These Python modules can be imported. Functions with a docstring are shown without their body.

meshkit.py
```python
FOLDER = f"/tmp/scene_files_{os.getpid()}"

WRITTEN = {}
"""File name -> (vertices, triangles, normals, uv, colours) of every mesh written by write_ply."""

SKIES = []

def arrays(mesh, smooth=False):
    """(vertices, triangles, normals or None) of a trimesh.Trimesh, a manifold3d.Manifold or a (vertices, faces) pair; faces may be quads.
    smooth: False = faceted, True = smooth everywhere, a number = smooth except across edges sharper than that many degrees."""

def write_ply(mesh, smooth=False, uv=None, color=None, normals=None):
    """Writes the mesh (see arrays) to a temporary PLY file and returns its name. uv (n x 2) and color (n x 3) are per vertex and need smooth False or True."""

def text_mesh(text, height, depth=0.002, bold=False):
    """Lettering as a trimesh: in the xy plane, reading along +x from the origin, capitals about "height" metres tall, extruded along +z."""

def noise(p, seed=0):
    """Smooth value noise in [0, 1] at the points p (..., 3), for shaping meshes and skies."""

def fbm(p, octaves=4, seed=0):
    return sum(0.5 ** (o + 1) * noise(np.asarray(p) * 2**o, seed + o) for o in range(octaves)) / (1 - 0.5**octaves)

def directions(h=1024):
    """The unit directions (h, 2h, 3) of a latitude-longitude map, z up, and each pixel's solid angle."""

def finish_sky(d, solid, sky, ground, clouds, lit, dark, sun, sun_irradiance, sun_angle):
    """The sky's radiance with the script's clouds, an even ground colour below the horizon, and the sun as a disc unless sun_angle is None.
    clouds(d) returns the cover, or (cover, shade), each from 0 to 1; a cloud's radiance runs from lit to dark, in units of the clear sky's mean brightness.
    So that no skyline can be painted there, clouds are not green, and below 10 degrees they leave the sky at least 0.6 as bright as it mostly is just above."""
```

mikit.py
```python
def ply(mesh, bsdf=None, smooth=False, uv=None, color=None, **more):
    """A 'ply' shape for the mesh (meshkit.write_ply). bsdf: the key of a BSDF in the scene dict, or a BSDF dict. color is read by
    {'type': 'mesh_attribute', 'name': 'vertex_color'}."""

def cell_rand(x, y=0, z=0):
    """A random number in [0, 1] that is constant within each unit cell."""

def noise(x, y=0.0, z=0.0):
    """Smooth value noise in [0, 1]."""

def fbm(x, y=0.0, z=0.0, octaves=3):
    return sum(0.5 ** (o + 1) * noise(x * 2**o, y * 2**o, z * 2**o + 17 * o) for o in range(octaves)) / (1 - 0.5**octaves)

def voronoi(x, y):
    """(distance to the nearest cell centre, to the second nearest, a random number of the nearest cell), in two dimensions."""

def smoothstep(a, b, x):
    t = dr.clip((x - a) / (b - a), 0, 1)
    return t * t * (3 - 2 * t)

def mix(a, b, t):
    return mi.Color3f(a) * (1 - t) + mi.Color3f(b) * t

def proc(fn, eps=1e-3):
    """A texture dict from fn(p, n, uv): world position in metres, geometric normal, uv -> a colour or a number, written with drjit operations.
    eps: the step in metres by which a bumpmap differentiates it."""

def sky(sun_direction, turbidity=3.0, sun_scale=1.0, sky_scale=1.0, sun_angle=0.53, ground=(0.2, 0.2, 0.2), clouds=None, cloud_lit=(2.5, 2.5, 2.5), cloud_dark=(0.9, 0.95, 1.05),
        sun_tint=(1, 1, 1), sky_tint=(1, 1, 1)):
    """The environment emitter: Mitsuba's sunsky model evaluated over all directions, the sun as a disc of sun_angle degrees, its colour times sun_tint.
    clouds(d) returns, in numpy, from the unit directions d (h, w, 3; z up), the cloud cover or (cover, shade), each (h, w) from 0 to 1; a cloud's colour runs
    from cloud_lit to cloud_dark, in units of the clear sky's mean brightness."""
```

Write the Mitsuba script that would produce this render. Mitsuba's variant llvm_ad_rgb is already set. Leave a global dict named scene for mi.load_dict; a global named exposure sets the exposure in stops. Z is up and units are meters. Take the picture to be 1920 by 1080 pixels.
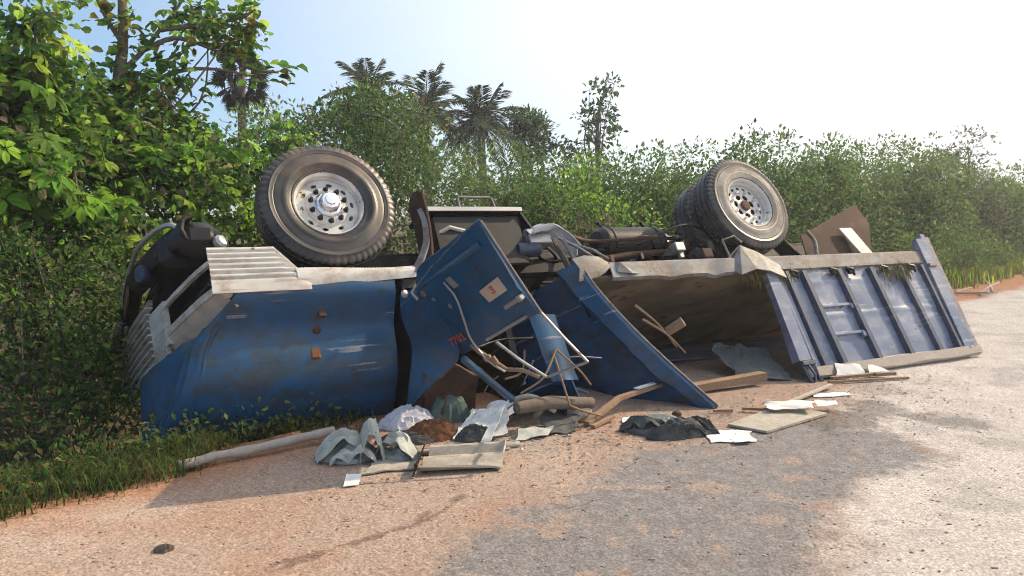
import math
import numpy as np
import trimesh
import shapely.geometry as sg
import shapely.affinity as sa
import mitsuba as mi
import drjit as dr
import mikit
import meshkit
from mikit import noise, fbm, voronoi, smoothstep, mix, cell_rand

# ---------------------------------------------------------------- camera, daylight, exposure
scene, labels = {}, {}
scene['air'] = {'type': 'homogeneous', 'albedo': {'type': 'rgb', 'value': [.95, .95, .95]}, 'sigma_t': {'type': 'rgb', 'value': [.0022, .0022, .0023]}, 'phase': {'type': 'hg', 'g': 0.55}}
T = mi.ScalarTransform4f
PITCH = math.radians(5.41)
scene['camera'] = {'type': 'perspective', 'fov': 66.0, 'fov_axis': 'x', 'near_clip': 0.05, 'far_clip': 900.0, 'medium': {'type': 'ref', 'id': 'air'},
                   'to_world': T().look_at(origin=[0, 0, 1.6], target=[0, math.cos(PITCH), 1.6 - math.sin(PITCH)], up=[0, 0, 1])}
SUN = (0.709, 0.339, 0.617)
def veil(d):
    """thin bright high cloud, thickest round the sun"""
    ang = np.degrees(np.arccos(np.clip(d @ (np.array(SUN) / np.linalg.norm(SUN)), -1, 1)))
    t = np.clip((94 - ang) / 56, 0, 1); t = t * t * (3 - 2 * t)
    w = meshkit.fbm(d * [2.2, 2.2, 5.0] + 4.0, 4, 3) - .5
    return np.clip(.04 + .96 * t + .16 * w, 0, 1)
scene['sky'] = mikit.sky(SUN, turbidity=3.2, sun_scale=1.0, sky_scale=1.0, sky_tint=(0.82, 1.08, 1.2), sun_tint=(1.0, 0.97, 0.92), ground=(0.26, 0.22, 0.18), clouds=veil, cloud_lit=(3.5, 3.55, 3.6))
exposure = 2.0

rng = np.random.default_rng(7)
# ---------------------------------------------------------------- the truck's own frame: x to its rear, y to its near side, u to its roof
YAW, ROLL = math.radians(29.2), math.radians(29.0)
AX = np.array([math.cos(YAW), math.sin(YAW), 0.0])
PERP = np.array([math.sin(YAW), -math.cos(YAW), 0.0])
DOWN = np.array([0, 0, -1.0])
AA = math.cos(ROLL) * PERP - math.sin(ROLL) * DOWN
AU = math.cos(ROLL) * DOWN + math.sin(ROLL) * PERP
ORIGIN = np.array([-1.897, 7.10, 1.175])
FRAME = np.stack([AX, AA, AU], 1)
def W(p):
    """truck coordinates to the world"""
    return ORIGIN + np.asarray(p, float) @ FRAME.T
IDENT = lambda p: np.asarray(p, float)

# ---------------------------------------------------------------- mesh helpers
class MB:
    """collects pieces of one mesh; at maps the given coordinates to the world"""
    def __init__(s, at=IDENT):
        s.v, s.f, s.c, s.n, s.at = [], [], [], 0, at
    def add(s, v, f, col=None):
        v = np.asarray(v, float); f = np.asarray(f, int)
        if f.shape[1] == 4:
            f = np.vstack([f[:, [0, 1, 2]], f[:, [0, 2, 3]]])
        s.v.append(s.at(v)); s.f.append(f + s.n); s.n += len(v)
        s.c.append(np.broadcast_to(np.asarray((0.5, 0.5, 0.5) if col is None else col, float), (len(v), 3)))
        return s
    def mesh(s):
        return np.vstack(s.v), np.vstack(s.f)
    def box(s, c, h, ax=None, bev=0.0):
        c = np.asarray(c, float); h = np.asarray(h, float)
        if bev > 0:
            pts = []
            for sx in (-1, 1):
                for sy in (-1, 1):
                    for sz in (-1, 1):
                        for k in range(3):
                            q = h - bev; q[k] = h[k]
                            pts.append(q * [sx, sy, sz])
            hull = trimesh.Trimesh(pts).convex_hull
            v, f = np.array(hull.vertices), np.array(hull.faces)
        else:
            b = trimesh.creation.box(h * 2); v, f = np.array(b.vertices), np.array(b.faces)
        if ax is not None:
            v = v @ np.asarray(ax, float)
        return s.add(v + c, f)
    def bar(s, p, q, w, h, upv=(0, 0, 1), bev=0.0):
        p, q = np.asarray(p, float), np.asarray(q, float)
        d = q - p; L = np.linalg.norm(d); d /= L
        a = np.cross(d, upv); a /= np.linalg.norm(a); b = np.cross(a, d)
        return s.box((p + q) / 2, (L / 2, w / 2, h / 2), np.stack([d, a, b]), bev)
    def tube(s, pts, r, n=8, cap=True):
        pts = np.asarray(pts, float); m = len(pts)
        r = np.broadcast_to(np.asarray(r, float), (m,))
        t = np.gradient(pts, axis=0); t /= np.linalg.norm(t, axis=1, keepdims=True) + 1e-12
        ref = np.array([0.12, 0.31, 0.94]) if abs(t[0] @ [0.12, 0.31, 0.94]) < 0.9 else np.array([1.0, 0, 0])
        a = np.zeros_like(pts); a0 = ref
        for i in range(m):
            a0 = a0 - t[i] * (a0 @ t[i]); a0 = a0 / np.linalg.norm(a0); a[i] = a0
        b = np.cross(t, a); ang = np.arange(n) * 2 * np.pi / n
        v = (pts[:, None] + r[:, None, None] * (np.cos(ang)[None, :, None] * a[:, None] + np.sin(ang)[None, :, None] * b[:, None])).reshape(-1, 3)
        i, j = np.meshgrid(np.arange(m - 1), np.arange(n), indexing='ij')
        f = np.stack([i * n + j, i * n + (j + 1) % n, (i + 1) * n + (j + 1) % n, (i + 1) * n + j], -1).reshape(-1, 4)
        f = np.vstack([f[:, [0, 1, 2]], f[:, [0, 2, 3]]])
        if cap:
            v = np.vstack([v, pts[:1], pts[-1:]]); k = np.arange(n)
            f = np.vstack([f, np.stack([(k + 1) % n, k, k * 0 + m * n], 1), np.stack([(m - 1) * n + k, (m - 1) * n + (k + 1) % n, k * 0 + m * n + 1], 1)])
        return s.add(v, f)
    def grid(s, P, close=False):
        P = np.asarray(P, float); n, m = P.shape[:2]
        i, j = np.meshgrid(np.arange(n if close else n - 1), np.arange(m - 1), indexing='ij')
        k = (i + 1) % n
        return s.add(P.reshape(-1, 3), np.stack([i * m + j, k * m + j, k * m + j + 1, i * m + j + 1], -1).reshape(-1, 4))
    def slab(s, P, th):
        """a sheet of the given thickness on a grid of points (n, m, 3)"""
        P = np.asarray(P, float); n, m = P.shape[:2]
        N = np.cross(np.gradient(P, axis=0), np.gradient(P, axis=1)); N /= np.linalg.norm(N, axis=2, keepdims=True) + 1e-12
        a, b = (P + N * th / 2).reshape(-1, 3), (P - N * th / 2).reshape(-1, 3)
        i, j = np.meshgrid(np.arange(n - 1), np.arange(m - 1), indexing='ij')
        q = np.stack([i * m + j, (i + 1) * m + j, (i + 1) * m + j + 1, i * m + j + 1], -1).reshape(-1, 4)
        rim = [k for k in range(m)] + [k * m + m - 1 for k in range(1, n)] + [(n - 1) * m + k for k in range(m - 2, -1, -1)] + [k * m for k in range(n - 2, 0, -1)]
        rim = np.array(rim); nx = np.roll(rim, -1); o = n * m
        return s.add(np.vstack([a, b]), np.vstack([q, q[:, ::-1] + o, np.stack([rim, nx, nx + o, rim + o], 1)]))
    def quad(s, a, b, c, d, th, n=2, m=2):
        a, b, c, d = (np.asarray(x, float) for x in (a, b, c, d))
        u = np.linspace(0, 1, n)[:, None, None]; w = np.linspace(0, 1, m)[None, :, None]
        return s.slab(a * (1 - u) * (1 - w) + b * u * (1 - w) + c * u * w + d * (1 - u) * w, th)
    def lathe(s, prof, c, axis, n=64, fn=None):
        """prof: (radius, height along axis) pairs"""
        axis = np.asarray(axis, float); axis = axis / np.linalg.norm(axis)
        a = np.cross(axis, (0.3, 0.2, 0.93)); a /= np.linalg.norm(a); b = np.cross(axis, a)
        ang = np.arange(n) * 2 * np.pi / n; pr = np.asarray(prof, float)
        r = np.broadcast_to(pr[None, :, 0], (n, len(pr))).copy(); h = np.broadcast_to(pr[None, :, 1], r.shape).copy()
        if fn is not None:
            r, h = fn(ang[:, None], r, h)
        P = np.asarray(c, float) + r[..., None] * (np.cos(ang)[:, None, None] * a + np.sin(ang)[:, None, None] * b) + h[..., None] * axis
        return s.grid(P, close=True)
    def prism(s, poly, org, ex, ey, depth):
        """a shapely polygon in the plane of ex, ey, extruded along their normal"""
        ex, ey = np.asarray(ex, float), np.asarray(ey, float); ez = np.cross(ex, ey)
        m = trimesh.creation.extrude_polygon(poly, depth, engine='earcut')
        v = np.array(m.vertices)
        return s.add(np.asarray(org, float) + v[:, :1] * ex + v[:, 1:2] * ey + v[:, 2:] * ez, np.array(m.faces))
    def text(s, txt, height, org, ex, ey, depth=0.002, bold=True):
        m = meshkit.text_mesh(txt, height, depth, bold); v = np.array(m.vertices)
        ex, ey = np.asarray(ex, float), np.asarray(ey, float)
        return s.add(np.asarray(org, float) + v[:, :1] * ex + v[:, 1:2] * ey + v[:, 2:] * np.cross(ex, ey), np.array(m.faces))

def free(key):
    if key not in scene and key not in labels:
        return key
    k = 1
    while f'{key}_{k:03d}' in scene or f'{key}_{k:03d}' in labels:
        k += 1
    return f'{key}_{k:03d}'
def thing(name, label, cat, group=None, kind=None):
    key = free(name)
    labels[key] = {'label': label, 'category': cat}
    if group: labels[key]['group'] = group
    if kind: labels[key]['kind'] = kind
    return key
HOLD = set()
def put(name, mb, bsdf, parent=None, smooth=False, label=None, kind=None, color=False, **more):
    key = name if parent is None else parent + '__' + name
    base, k = key, 0
    while key in scene or key in HOLD:
        k += 1; key = f'{base}_{k:03d}'
    mesh = mb.mesh() if isinstance(mb, MB) else mb
    col = color if isinstance(color, np.ndarray) else (np.vstack(mb.c) if color else None)
    scene[key] = mikit.ply(mesh, bsdf, smooth=smooth, color=col, **more)
    if label or kind:
        labels.setdefault(key, {})
        if label: labels[key]['label'] = label
        if kind: labels[key]['kind'] = kind
    return key
def holder(name, parent, label=None):
    """a part that is only the sum of its sub-parts"""
    key = parent + '__' + name; base, k = key, 0
    while key in HOLD or key in scene:
        k += 1; key = f'{base}_{k:03d}'
    HOLD.add(key)
    if label: labels[key] = {'label': label}
    return key
def one(name, mb, bsdf, label, cat, group=None, smooth=False, color=False, kind=None):
    key = thing(name, label, cat, group, kind)
    mesh = mb.mesh() if isinstance(mb, MB) else mb
    scene[key] = mikit.ply(mesh, bsdf, smooth=smooth, color=np.vstack(mb.c) if color else None)
    return key
def smooth_curve(pts, n):
    """Catmull-Rom through the points, n samples"""
    p = np.asarray(pts, float); q = np.vstack([2 * p[0] - p[1], p, 2 * p[-1] - p[-2]])
    t = np.linspace(0, len(p) - 1 - 1e-9, n); i = t.astype(int); t = (t - i)[:, None]
    a, b, c, d = q[i], q[i + 1], q[i + 2], q[i + 3]
    return 0.5 * (2 * b + (c - a) * t + (2 * a - 5 * b + 4 * c - d) * t ** 2 + (3 * b - a - 3 * c + d) * t ** 3)

# ---------------------------------------------------------------- materials
def rgb(*c): return {'type': 'rgb', 'value': list(c)}
def two(d): return {'type': 'twosided', 'bsdf': d}
def princ(col, rough=0.6, metal=0.0, **k):
    return two({'type': 'principled', 'base_color': col if isinstance(col, dict) else rgb(*col), 'roughness': rough, 'metallic': metal, **k})
def bump(d, fn, scale, eps=2e-3):
    return two({'type': 'bumpmap', 'arbitrary': mikit.proc(fn, eps), 'scale': scale, 'bsdf': d['bsdf']})

def seg(p, ax, ay, bx, by):
    """distance to a segment on the ground"""
    dx, dy = bx - ax, by - ay
    t = dr.clip(((p.x - ax) * dx + (p.y - ay) * dy) / (dx * dx + dy * dy), 0, 1)
    return dr.sqrt(dr.square(p.x - ax - t * dx) + dr.square(p.y - ay - t * dy))
def ground_col(p, n, uv):
    big = fbm(p.x * 0.9, p.y * 0.9, 0.3, 4)
    mid = fbm(p.x * 4.1, p.y * 4.1, 5.0, 4)
    fine = noise(p.x * 85, p.y * 85, 1.0)
    fine2 = noise(p.x * 190, p.y * 190, 9.0)
    rag = fbm(p.x * 17, p.y * 17, 3.0, 3)
    wob = (big - 0.5) * 0.9 + (mid - 0.5) * 0.42 + (rag - 0.5) * 0.22
    dirt = mix((0.275, 0.20, 0.158), (0.345, 0.272, 0.222), smoothstep(0.3, 0.7, big))
    dirt = mix(dirt, mi.Color3f(0.29, 0.18, 0.13), smoothstep(0.50, 0.68, fbm(p.x * 1.7 + 31, p.y * 1.7, 2.0, 4)) * 0.6)
    asph = mix((0.135, 0.13, 0.132), (0.215, 0.208, 0.206), rag)
    pale = mix((0.35, 0.315, 0.29), (0.47, 0.435, 0.405), mid)
    edge = -0.69 * (p.x + 2.8) + 0.72 * (p.y - 4.1) + wob * 0.5
    earth = mix((0.25, 0.12, 0.065), (0.33, 0.175, 0.105), mid)
    # right of a wandering line the tarmac is bleached and powdered with sand
    side = p.x - (0.9 + 0.42 * (p.y - 3.0)) + wob * 1.1
    col = mix(dirt, pale, smoothstep(-0.1, 0.8, side))
    # a worn patch of bare asphalt in the middle of the road, ragged at its rim, and smaller ones
    d1 = dr.minimum(seg(p, 0.30, 3.2, 1.30, 4.65) - 0.62, seg(p, 0.0, 3.0, 0.6, 3.2) - 0.42)
    d2 = seg(p, 1.35, 4.7, 2.3, 5.3) - 0.40
    a1 = smoothstep(0.20, -0.10, dr.minimum(d1, d2) + wob * 0.75)
    a2 = smoothstep(0.56, 0.68, fbm(p.x * 2.6 + 5, p.y * 2.6 + 2, 7.0, 5)) * 0.34 * smoothstep(-0.9, 0.2, p.x - 0.3 * (p.y - 3))
    col = mix(col, asph, dr.maximum(a1 * 0.93, a2))
    # sand blown into the worn patch
    col = mix(col, dirt, smoothstep(0.60, 0.72, fbm(p.x * 6 + 3, p.y * 6, 8.0, 4)) * a1 * 0.6)
    # oil soaked spots
    oil = dr.minimum(seg(p, 2.55, 6.0, 3.05, 6.35) - 0.16, seg(p, 3.0, 6.2, 3.5, 5.9) - 0.04)
    oil = dr.minimum(oil, seg(p, 1.75, 3.0, 1.95, 2.95) - 0.06)
    col = mix(col, mi.Color3f(0.075, 0.072, 0.07), smoothstep(0.08, -0.10, oil + wob * 0.8) * 0.6)
    col = mix(col, earth, smoothstep(-0.45, 0.0, edge))
    # leaf litter and dark humus under the bushes
    lit = mix((0.055, 0.043, 0.03), (0.12, 0.09, 0.055), rag)
    col = mix(col, lit, smoothstep(0.45, 0.9, edge + wob * 0.6) * smoothstep(14.0, 11.0, 0.72 * (p.x + 2.8) + 0.69 * (p.y - 4.1)))
    col = mix(col, lit, smoothstep(2.6, 3.6, edge + wob))
    # a dark crack running through the dirt
    crk = dr.minimum(seg(p, -1.10, 3.42, -0.50, 3.95), seg(p, -0.50, 3.95, -0.25, 4.40)) + (mid - 0.5) * 0.10 + (rag - 0.5) * 0.07
    col = mix(col, mi.Color3f(0.12, 0.075, 0.06), smoothstep(0.035, 0.008, dr.abs(crk)) * smoothstep(0.2, 0.5, noise(p.x * 5, p.y * 5, 4.0)) * 0.7)
    peb = voronoi(p.x * 105, p.y * 105)
    tone = (0.64 + 0.42 * fine + 0.28 * fine2) * (0.76 + 0.46 * peb[2])
    return dr.clip(col * mi.Float(tone), 0, 0.9)
def ground_h(p, n, uv):
    a = voronoi(p.x * 75, p.y * 75)
    return 0.25 * (1 - dr.minimum(a[0] * 1.3, 1)) + 0.5 * fbm(p.x * 30, p.y * 30, 0.0, 3) + 0.35 * noise(p.x * 120, p.y * 120, 3.0)
scene['m_ground'] = bump(princ(mikit.proc(ground_col), 0.95, specular=0.2), ground_h, 0.007, 3e-3)

def paint(base, base2, dirtc, dirt_lo, dirt_hi, chip=0.71, chipc=(0.09, 0.06, 0.05), scratch=0.0, scrc=(0.33, 0.33, 0.32)):
    """weathered paint: mottled base, dusty patches, rub marks along the truck, small ragged chips"""
    def fn(p, n, uv):
        s = p.x * float(AX[0]) + p.y * float(AX[1]); q = p.x * float(AU[0]) + p.y * float(AU[1]) + p.z * float(AU[2])
        a = fbm(p.x * 2.3, p.y * 2.3, p.z * 2.3, 4)
        b = fbm(p.x * 11, p.y * 11, p.z * 11, 3)
        c = noise(p.x * 60, p.y * 60, p.z * 60)
        col = mix(base, base2, smoothstep(0.3, 0.7, a))
        col = mix(col, dirtc, smoothstep(dirt_lo, dirt_hi, 0.45 * a + 0.35 * b + 0.2 * fbm(s * 3, q * 16, 1.0, 3)) * (0.5 + 0.5 * c))
        st = fbm(s * 2.6 + 0.8 * b, q * 42, 3.0, 3)
        if scratch > 0:
            col = mix(col, scrc, smoothstep(0.66, 0.74, st) * smoothstep(0.5, 0.66, fbm(s * 2.1 + 9, q * 3.4, 2.0, 3)) * scratch)
        e = 0.45 * fbm(s * 7 + 40, q * 22, p.z * 3, 4) + 0.3 * b + 0.25 * noise(p.x * 38, p.y * 38, p.z * 38)
        col = mix(col, chipc, smoothstep(chip - 0.03, chip + 0.03, e))
        return col
    return mikit.proc(fn)
scene['m_blue'] = princ(paint((0.006, 0.058, 0.138), (0.010, 0.078, 0.182), (0.035, 0.045, 0.045), 0.43, 0.66, 0.69, (0.04, 0.035, 0.035), 0.6), 0.34, specular=0.5)
scene['m_bed'] = princ(paint((0.095, 0.128, 0.205), (0.15, 0.18, 0.265), (0.27, 0.28, 0.31), 0.47, 0.70, 0.69, (0.07, 0.06, 0.06), 0.45, (0.40, 0.41, 0.45)), 0.36, specular=0.6)
scene['m_navy'] = princ(paint((0.018, 0.032, 0.068), (0.026, 0.045, 0.088), (0.07, 0.075, 0.085), 0.50, 0.75, 0.68, (0.05, 0.035, 0.03), 0.4, (0.18, 0.18, 0.19)), 0.45, specular=0.5)
scene['m_white'] = princ(paint((0.50, 0.485, 0.45), (0.62, 0.61, 0.58), (0.27, 0.21, 0.155), 0.40, 0.64, 0.69, (0.16, 0.12, 0.09), 0.7, (0.30, 0.24, 0.18)), 0.5, specular=0.4)
scene['m_beige'] = princ(paint((0.42, 0.34, 0.27), (0.50, 0.42, 0.35), (0.30, 0.22, 0.15), 0.5, 0.75, 0.70, (0.12, 0.09, 0.07)), 0.6)
scene['m_rail'] = princ(paint((0.17, 0.178, 0.185), (0.26, 0.265, 0.265), (0.125, 0.09, 0.065), 0.38, 0.58, 0.66, (0.10, 0.08, 0.07)), 0.6)
scene['m_black'] = princ(paint((0.008, 0.008, 0.010), (0.015, 0.0135, 0.013), (0.018, 0.015, 0.013), 0.50, 0.8, 0.68, (0.035, 0.02, 0.013)), 0.45, specular=0.3)
scene['m_rust'] = princ(paint((0.055, 0.030, 0.022), (0.085, 0.042, 0.028), (0.14, 0.085, 0.055), 0.5, 0.75, 0.70, (0.02, 0.015, 0.014)), 0.85)
def tyre_col(p, n, uv):
    a = fbm(p.x * 5, p.y * 5, p.z * 5, 4); c = noise(p.x * 70, p.y * 70, p.z * 70)
    col = mix((0.028, 0.027, 0.027), (0.058, 0.053, 0.049), smoothstep(0.3, 0.7, a))
    return mix(col, mi.Color3f(0.17, 0.115, 0.08), smoothstep(0.5, 0.72, fbm(p.x * 3 + 9, p.y * 3, p.z * 3, 3)) * (0.35 + 0.4 * c))
scene['m_tyre'] = princ(mikit.proc(tyre_col), 0.42, specular=0.5)
def dusty_col(p, n, uv):
    a = fbm(p.x * 6, p.y * 6, p.z * 6, 4); c = noise(p.x * 80, p.y * 80, p.z * 80)
    return mix((0.19, 0.175, 0.155), (0.40, 0.37, 0.32), smoothstep(0.25, 0.7, a) * (0.7 + 0.3 * c))
scene['m_dusty'] = princ(mikit.proc(dusty_col), 0.85, specular=0.25)
scene['m_rim'] = princ(paint((0.50, 0.49, 0.47), (0.58, 0.57, 0.55), (0.27, 0.23, 0.18), 0.5, 0.75, 0.68, (0.10, 0.07, 0.05)), 0.45)
scene['m_chrome'] = two({'type': 'roughconductor', 'alpha': 0.16, 'specular_reflectance': rgb(0.78, 0.78, 0.80)})
scene['m_steel'] = princ(paint((0.34, 0.34, 0.34), (0.45, 0.44, 0.42), (0.20, 0.15, 0.11), 0.55, 0.8, 0.7), 0.38, 0.6)
def floor_col(p, n, uv):
    a = fbm(p.x * 3.2, p.y * 3.2, p.z * 3.2, 4); b = fbm(p.x * 13, p.y * 13, p.z * 13, 3)
    col = mix((0.115, 0.095, 0.068), (0.20, 0.165, 0.115), smoothstep(0.3, 0.68, a))
    return mix(col, mi.Color3f(0.13, 0.062, 0.036), smoothstep(0.56, 0.7, 0.5 * b + 0.5 * fbm(p.x * 2 + 7, p.y * 2, p.z * 2, 3)))
scene['m_floor'] = princ(mikit.proc(floor_col), 0.9, specular=0.2)
def wood_col(p, n, uv):
    g = fbm(p.x * 60, p.y * 14, p.z * 60, 3); a = fbm(p.x * 4, p.y * 4, p.z * 4, 3)
    return mix((0.17, 0.105, 0.065), (0.34, 0.24, 0.165), 0.55 * g + 0.45 * a)
scene['m_wood'] = princ(mikit.proc(wood_col), 0.85, specular=0.2)
def pale_col(p, n, uv):
    g = fbm(p.x * 50, p.y * 12, p.z * 50, 3); a = fbm(p.x * 5, p.y * 5, p.z * 5, 3)
    return mix((0.24, 0.20, 0.17), (0.48, 0.44, 0.39), 0.5 * g + 0.5 * a)
scene['m_palewood'] = princ(mikit.proc(pale_col), 0.85, specular=0.2)
def bark_col(p, n, uv):
    g = fbm(p.x * 22, p.y * 22, p.z * 7, 3)
    return mix((0.085, 0.065, 0.05), (0.22, 0.185, 0.15), g)
scene['m_bark'] = princ(mikit.proc(bark_col), 0.9, specular=0.15)
def cloth_like(c0, c1, s=9.0):
    def fn(p, n, uv):
        return mix(c0, c1, smoothstep(0.25, 0.75, 0.7 * fbm(p.x * s, p.y * s, p.z * s, 3) + 0.3 * noise(p.x * 160, p.y * 160, p.z * 160)))
    return princ(mikit.proc(fn), 0.9, specular=0.15, sheen=0.2)
scene['m_cloth_grey'] = cloth_like((0.31, 0.335, 0.31), (0.44, 0.465, 0.43))
scene['m_cloth_dark'] = cloth_like((0.035, 0.038, 0.042), (0.12, 0.125, 0.12))
scene['m_cloth_white'] = cloth_like((0.50, 0.50, 0.55), (0.64, 0.64, 0.68))
scene['m_tarp'] = cloth_like((0.10, 0.11, 0.115), (0.17, 0.18, 0.18), 6.0)
scene['m_paper'] = cloth_like((0.58, 0.58, 0.55), (0.72, 0.72, 0.69), 20)
scene['m_mat'] = cloth_like((0.27, 0.245, 0.20), (0.40, 0.365, 0.31), 14)
scene['m_brown'] = cloth_like((0.11, 0.05, 0.028), (0.20, 0.095, 0.05), 14)
scene['m_green'] = cloth_like((0.075, 0.12, 0.105), (0.12, 0.17, 0.15), 10)
scene['m_red'] = princ((0.42, 0.075, 0.035), 0.6)
scene['m_vcol'] = princ({'type': 'mesh_attribute', 'name': 'vertex_color'}, 0.9, specular=0.2)
scene['m_leaf'] = {'type': 'principledthin', 'base_color': {'type': 'mesh_attribute', 'name': 'vertex_color'}, 'roughness': 0.42, 'diff_trans': 1.15, 'eta': 1.4}
scene['m_leafdry'] = {'type': 'principledthin', 'base_color': {'type': 'mesh_attribute', 'name': 'vertex_color'}, 'roughness': 0.8, 'diff_trans': 0.3, 'eta': 1.3}
scene['m_frond'] = {'type': 'principledthin', 'base_color': {'type': 'mesh_attribute', 'name': 'vertex_color'}, 'roughness': 0.5, 'diff_trans': 0.5, 'eta': 1.35}
# ---------------------------------------------------------------- the ground: one sheet, flat road, a ditch beyond the road's edge
def edge_d(x, y):
    return -0.69 * (x + 2.8) + 0.72 * (y - 4.1)
def sstep(a, b, x):
    t = np.clip((x - a) / (b - a), 0, 1); return t * t * (3 - 2 * t)
def ground_z(x, y):
    x, y = np.asarray(x, float), np.asarray(y, float)
    e = edge_d(x, y)
    along = 0.72 * (x + 2.8) + 0.69 * (y - 4.1)
    near = sstep(-3, 0.2, along) * (1 - sstep(9.0, 12.0, along))
    z = -0.95 * sstep(0.25, 1.7, e) * near + 0.75 * sstep(2.2, 4.2, e) * near
    p = np.stack([x, y, 0 * x], -1)
    z = z + (meshkit.fbm(p * 0.8, 3, 3) - 0.5) * (0.03 + 0.22 * sstep(0.2, 2.5, e))
    z = z + (meshkit.fbm(p * 5.0, 3, 8) - 0.5) * (0.012 + 0.05 * sstep(-0.2, 0.5, e) * (1 - sstep(8, 30, e)))
    return z * (1 - 0.85 * np.exp(-((x + 0.5) ** 2 + (y - 5) ** 2) / 60.0) * (e < -0.2))
def axis(lo, hi, a, b, step, grow=1.16):
    c = list(np.arange(a, b + step / 2, step)); s = step
    while c[-1] < hi: s *= grow; c.append(c[-1] + s)
    s = step
    while c[0] > lo: s *= grow; c.insert(0, c[0] - s)
    return np.array(c)
gx, gy = axis(-260, 330, -5.5, 9.5, 0.055), axis(-60, 430, 1.2, 12.5, 0.055)
X, Y = np.meshgrid(gx, gy, indexing='ij')
g = MB(); g.grid(np.stack([X, Y, ground_z(X, Y)], -1))
put('ground', g, 'm_ground', smooth=True)
labels['ground'] = {'label': 'worn tarmac road under pinkish sand with a red earth verge', 'kind': 'structure'}

def pieces(name, pts, sizes, cols, label, bsdf='m_vcol', seed=1, flat=0.6):
    """many small rough stones as one mesh"""
    r = np.random.default_rng(seed)
    base = trimesh.creation.icosahedron(); bv, bf = np.array(base.vertices), np.array(base.faces)
    k = len(pts)
    v = bv[None] * (1 + r.normal(0, 0.22, (k, 12, 1))) * np.array(sizes)[:, None, None] * [1, 1, flat]
    a = r.uniform(0, 6.28, k); ca, sa = np.cos(a), np.sin(a)
    x = v[..., 0] * ca[:, None] - v[..., 1] * sa[:, None]; y = v[..., 0] * sa[:, None] + v[..., 1] * ca[:, None]
    v = np.stack([x * r.uniform(0.8, 1.7, k)[:, None], y, v[..., 2]], -1) + np.asarray(pts)[:, None]
    f = (bf[None] + 12 * np.arange(k)[:, None, None]).reshape(-1, 3)
    scene[name] = mikit.ply((v.reshape(-1, 3), f), bsdf, color=np.repeat(cols, 12, 0))
    labels[name] = {'label': label, 'category': 'gravel', 'kind': 'stuff'}
r = np.random.default_rng(11)
k = 5000
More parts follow.
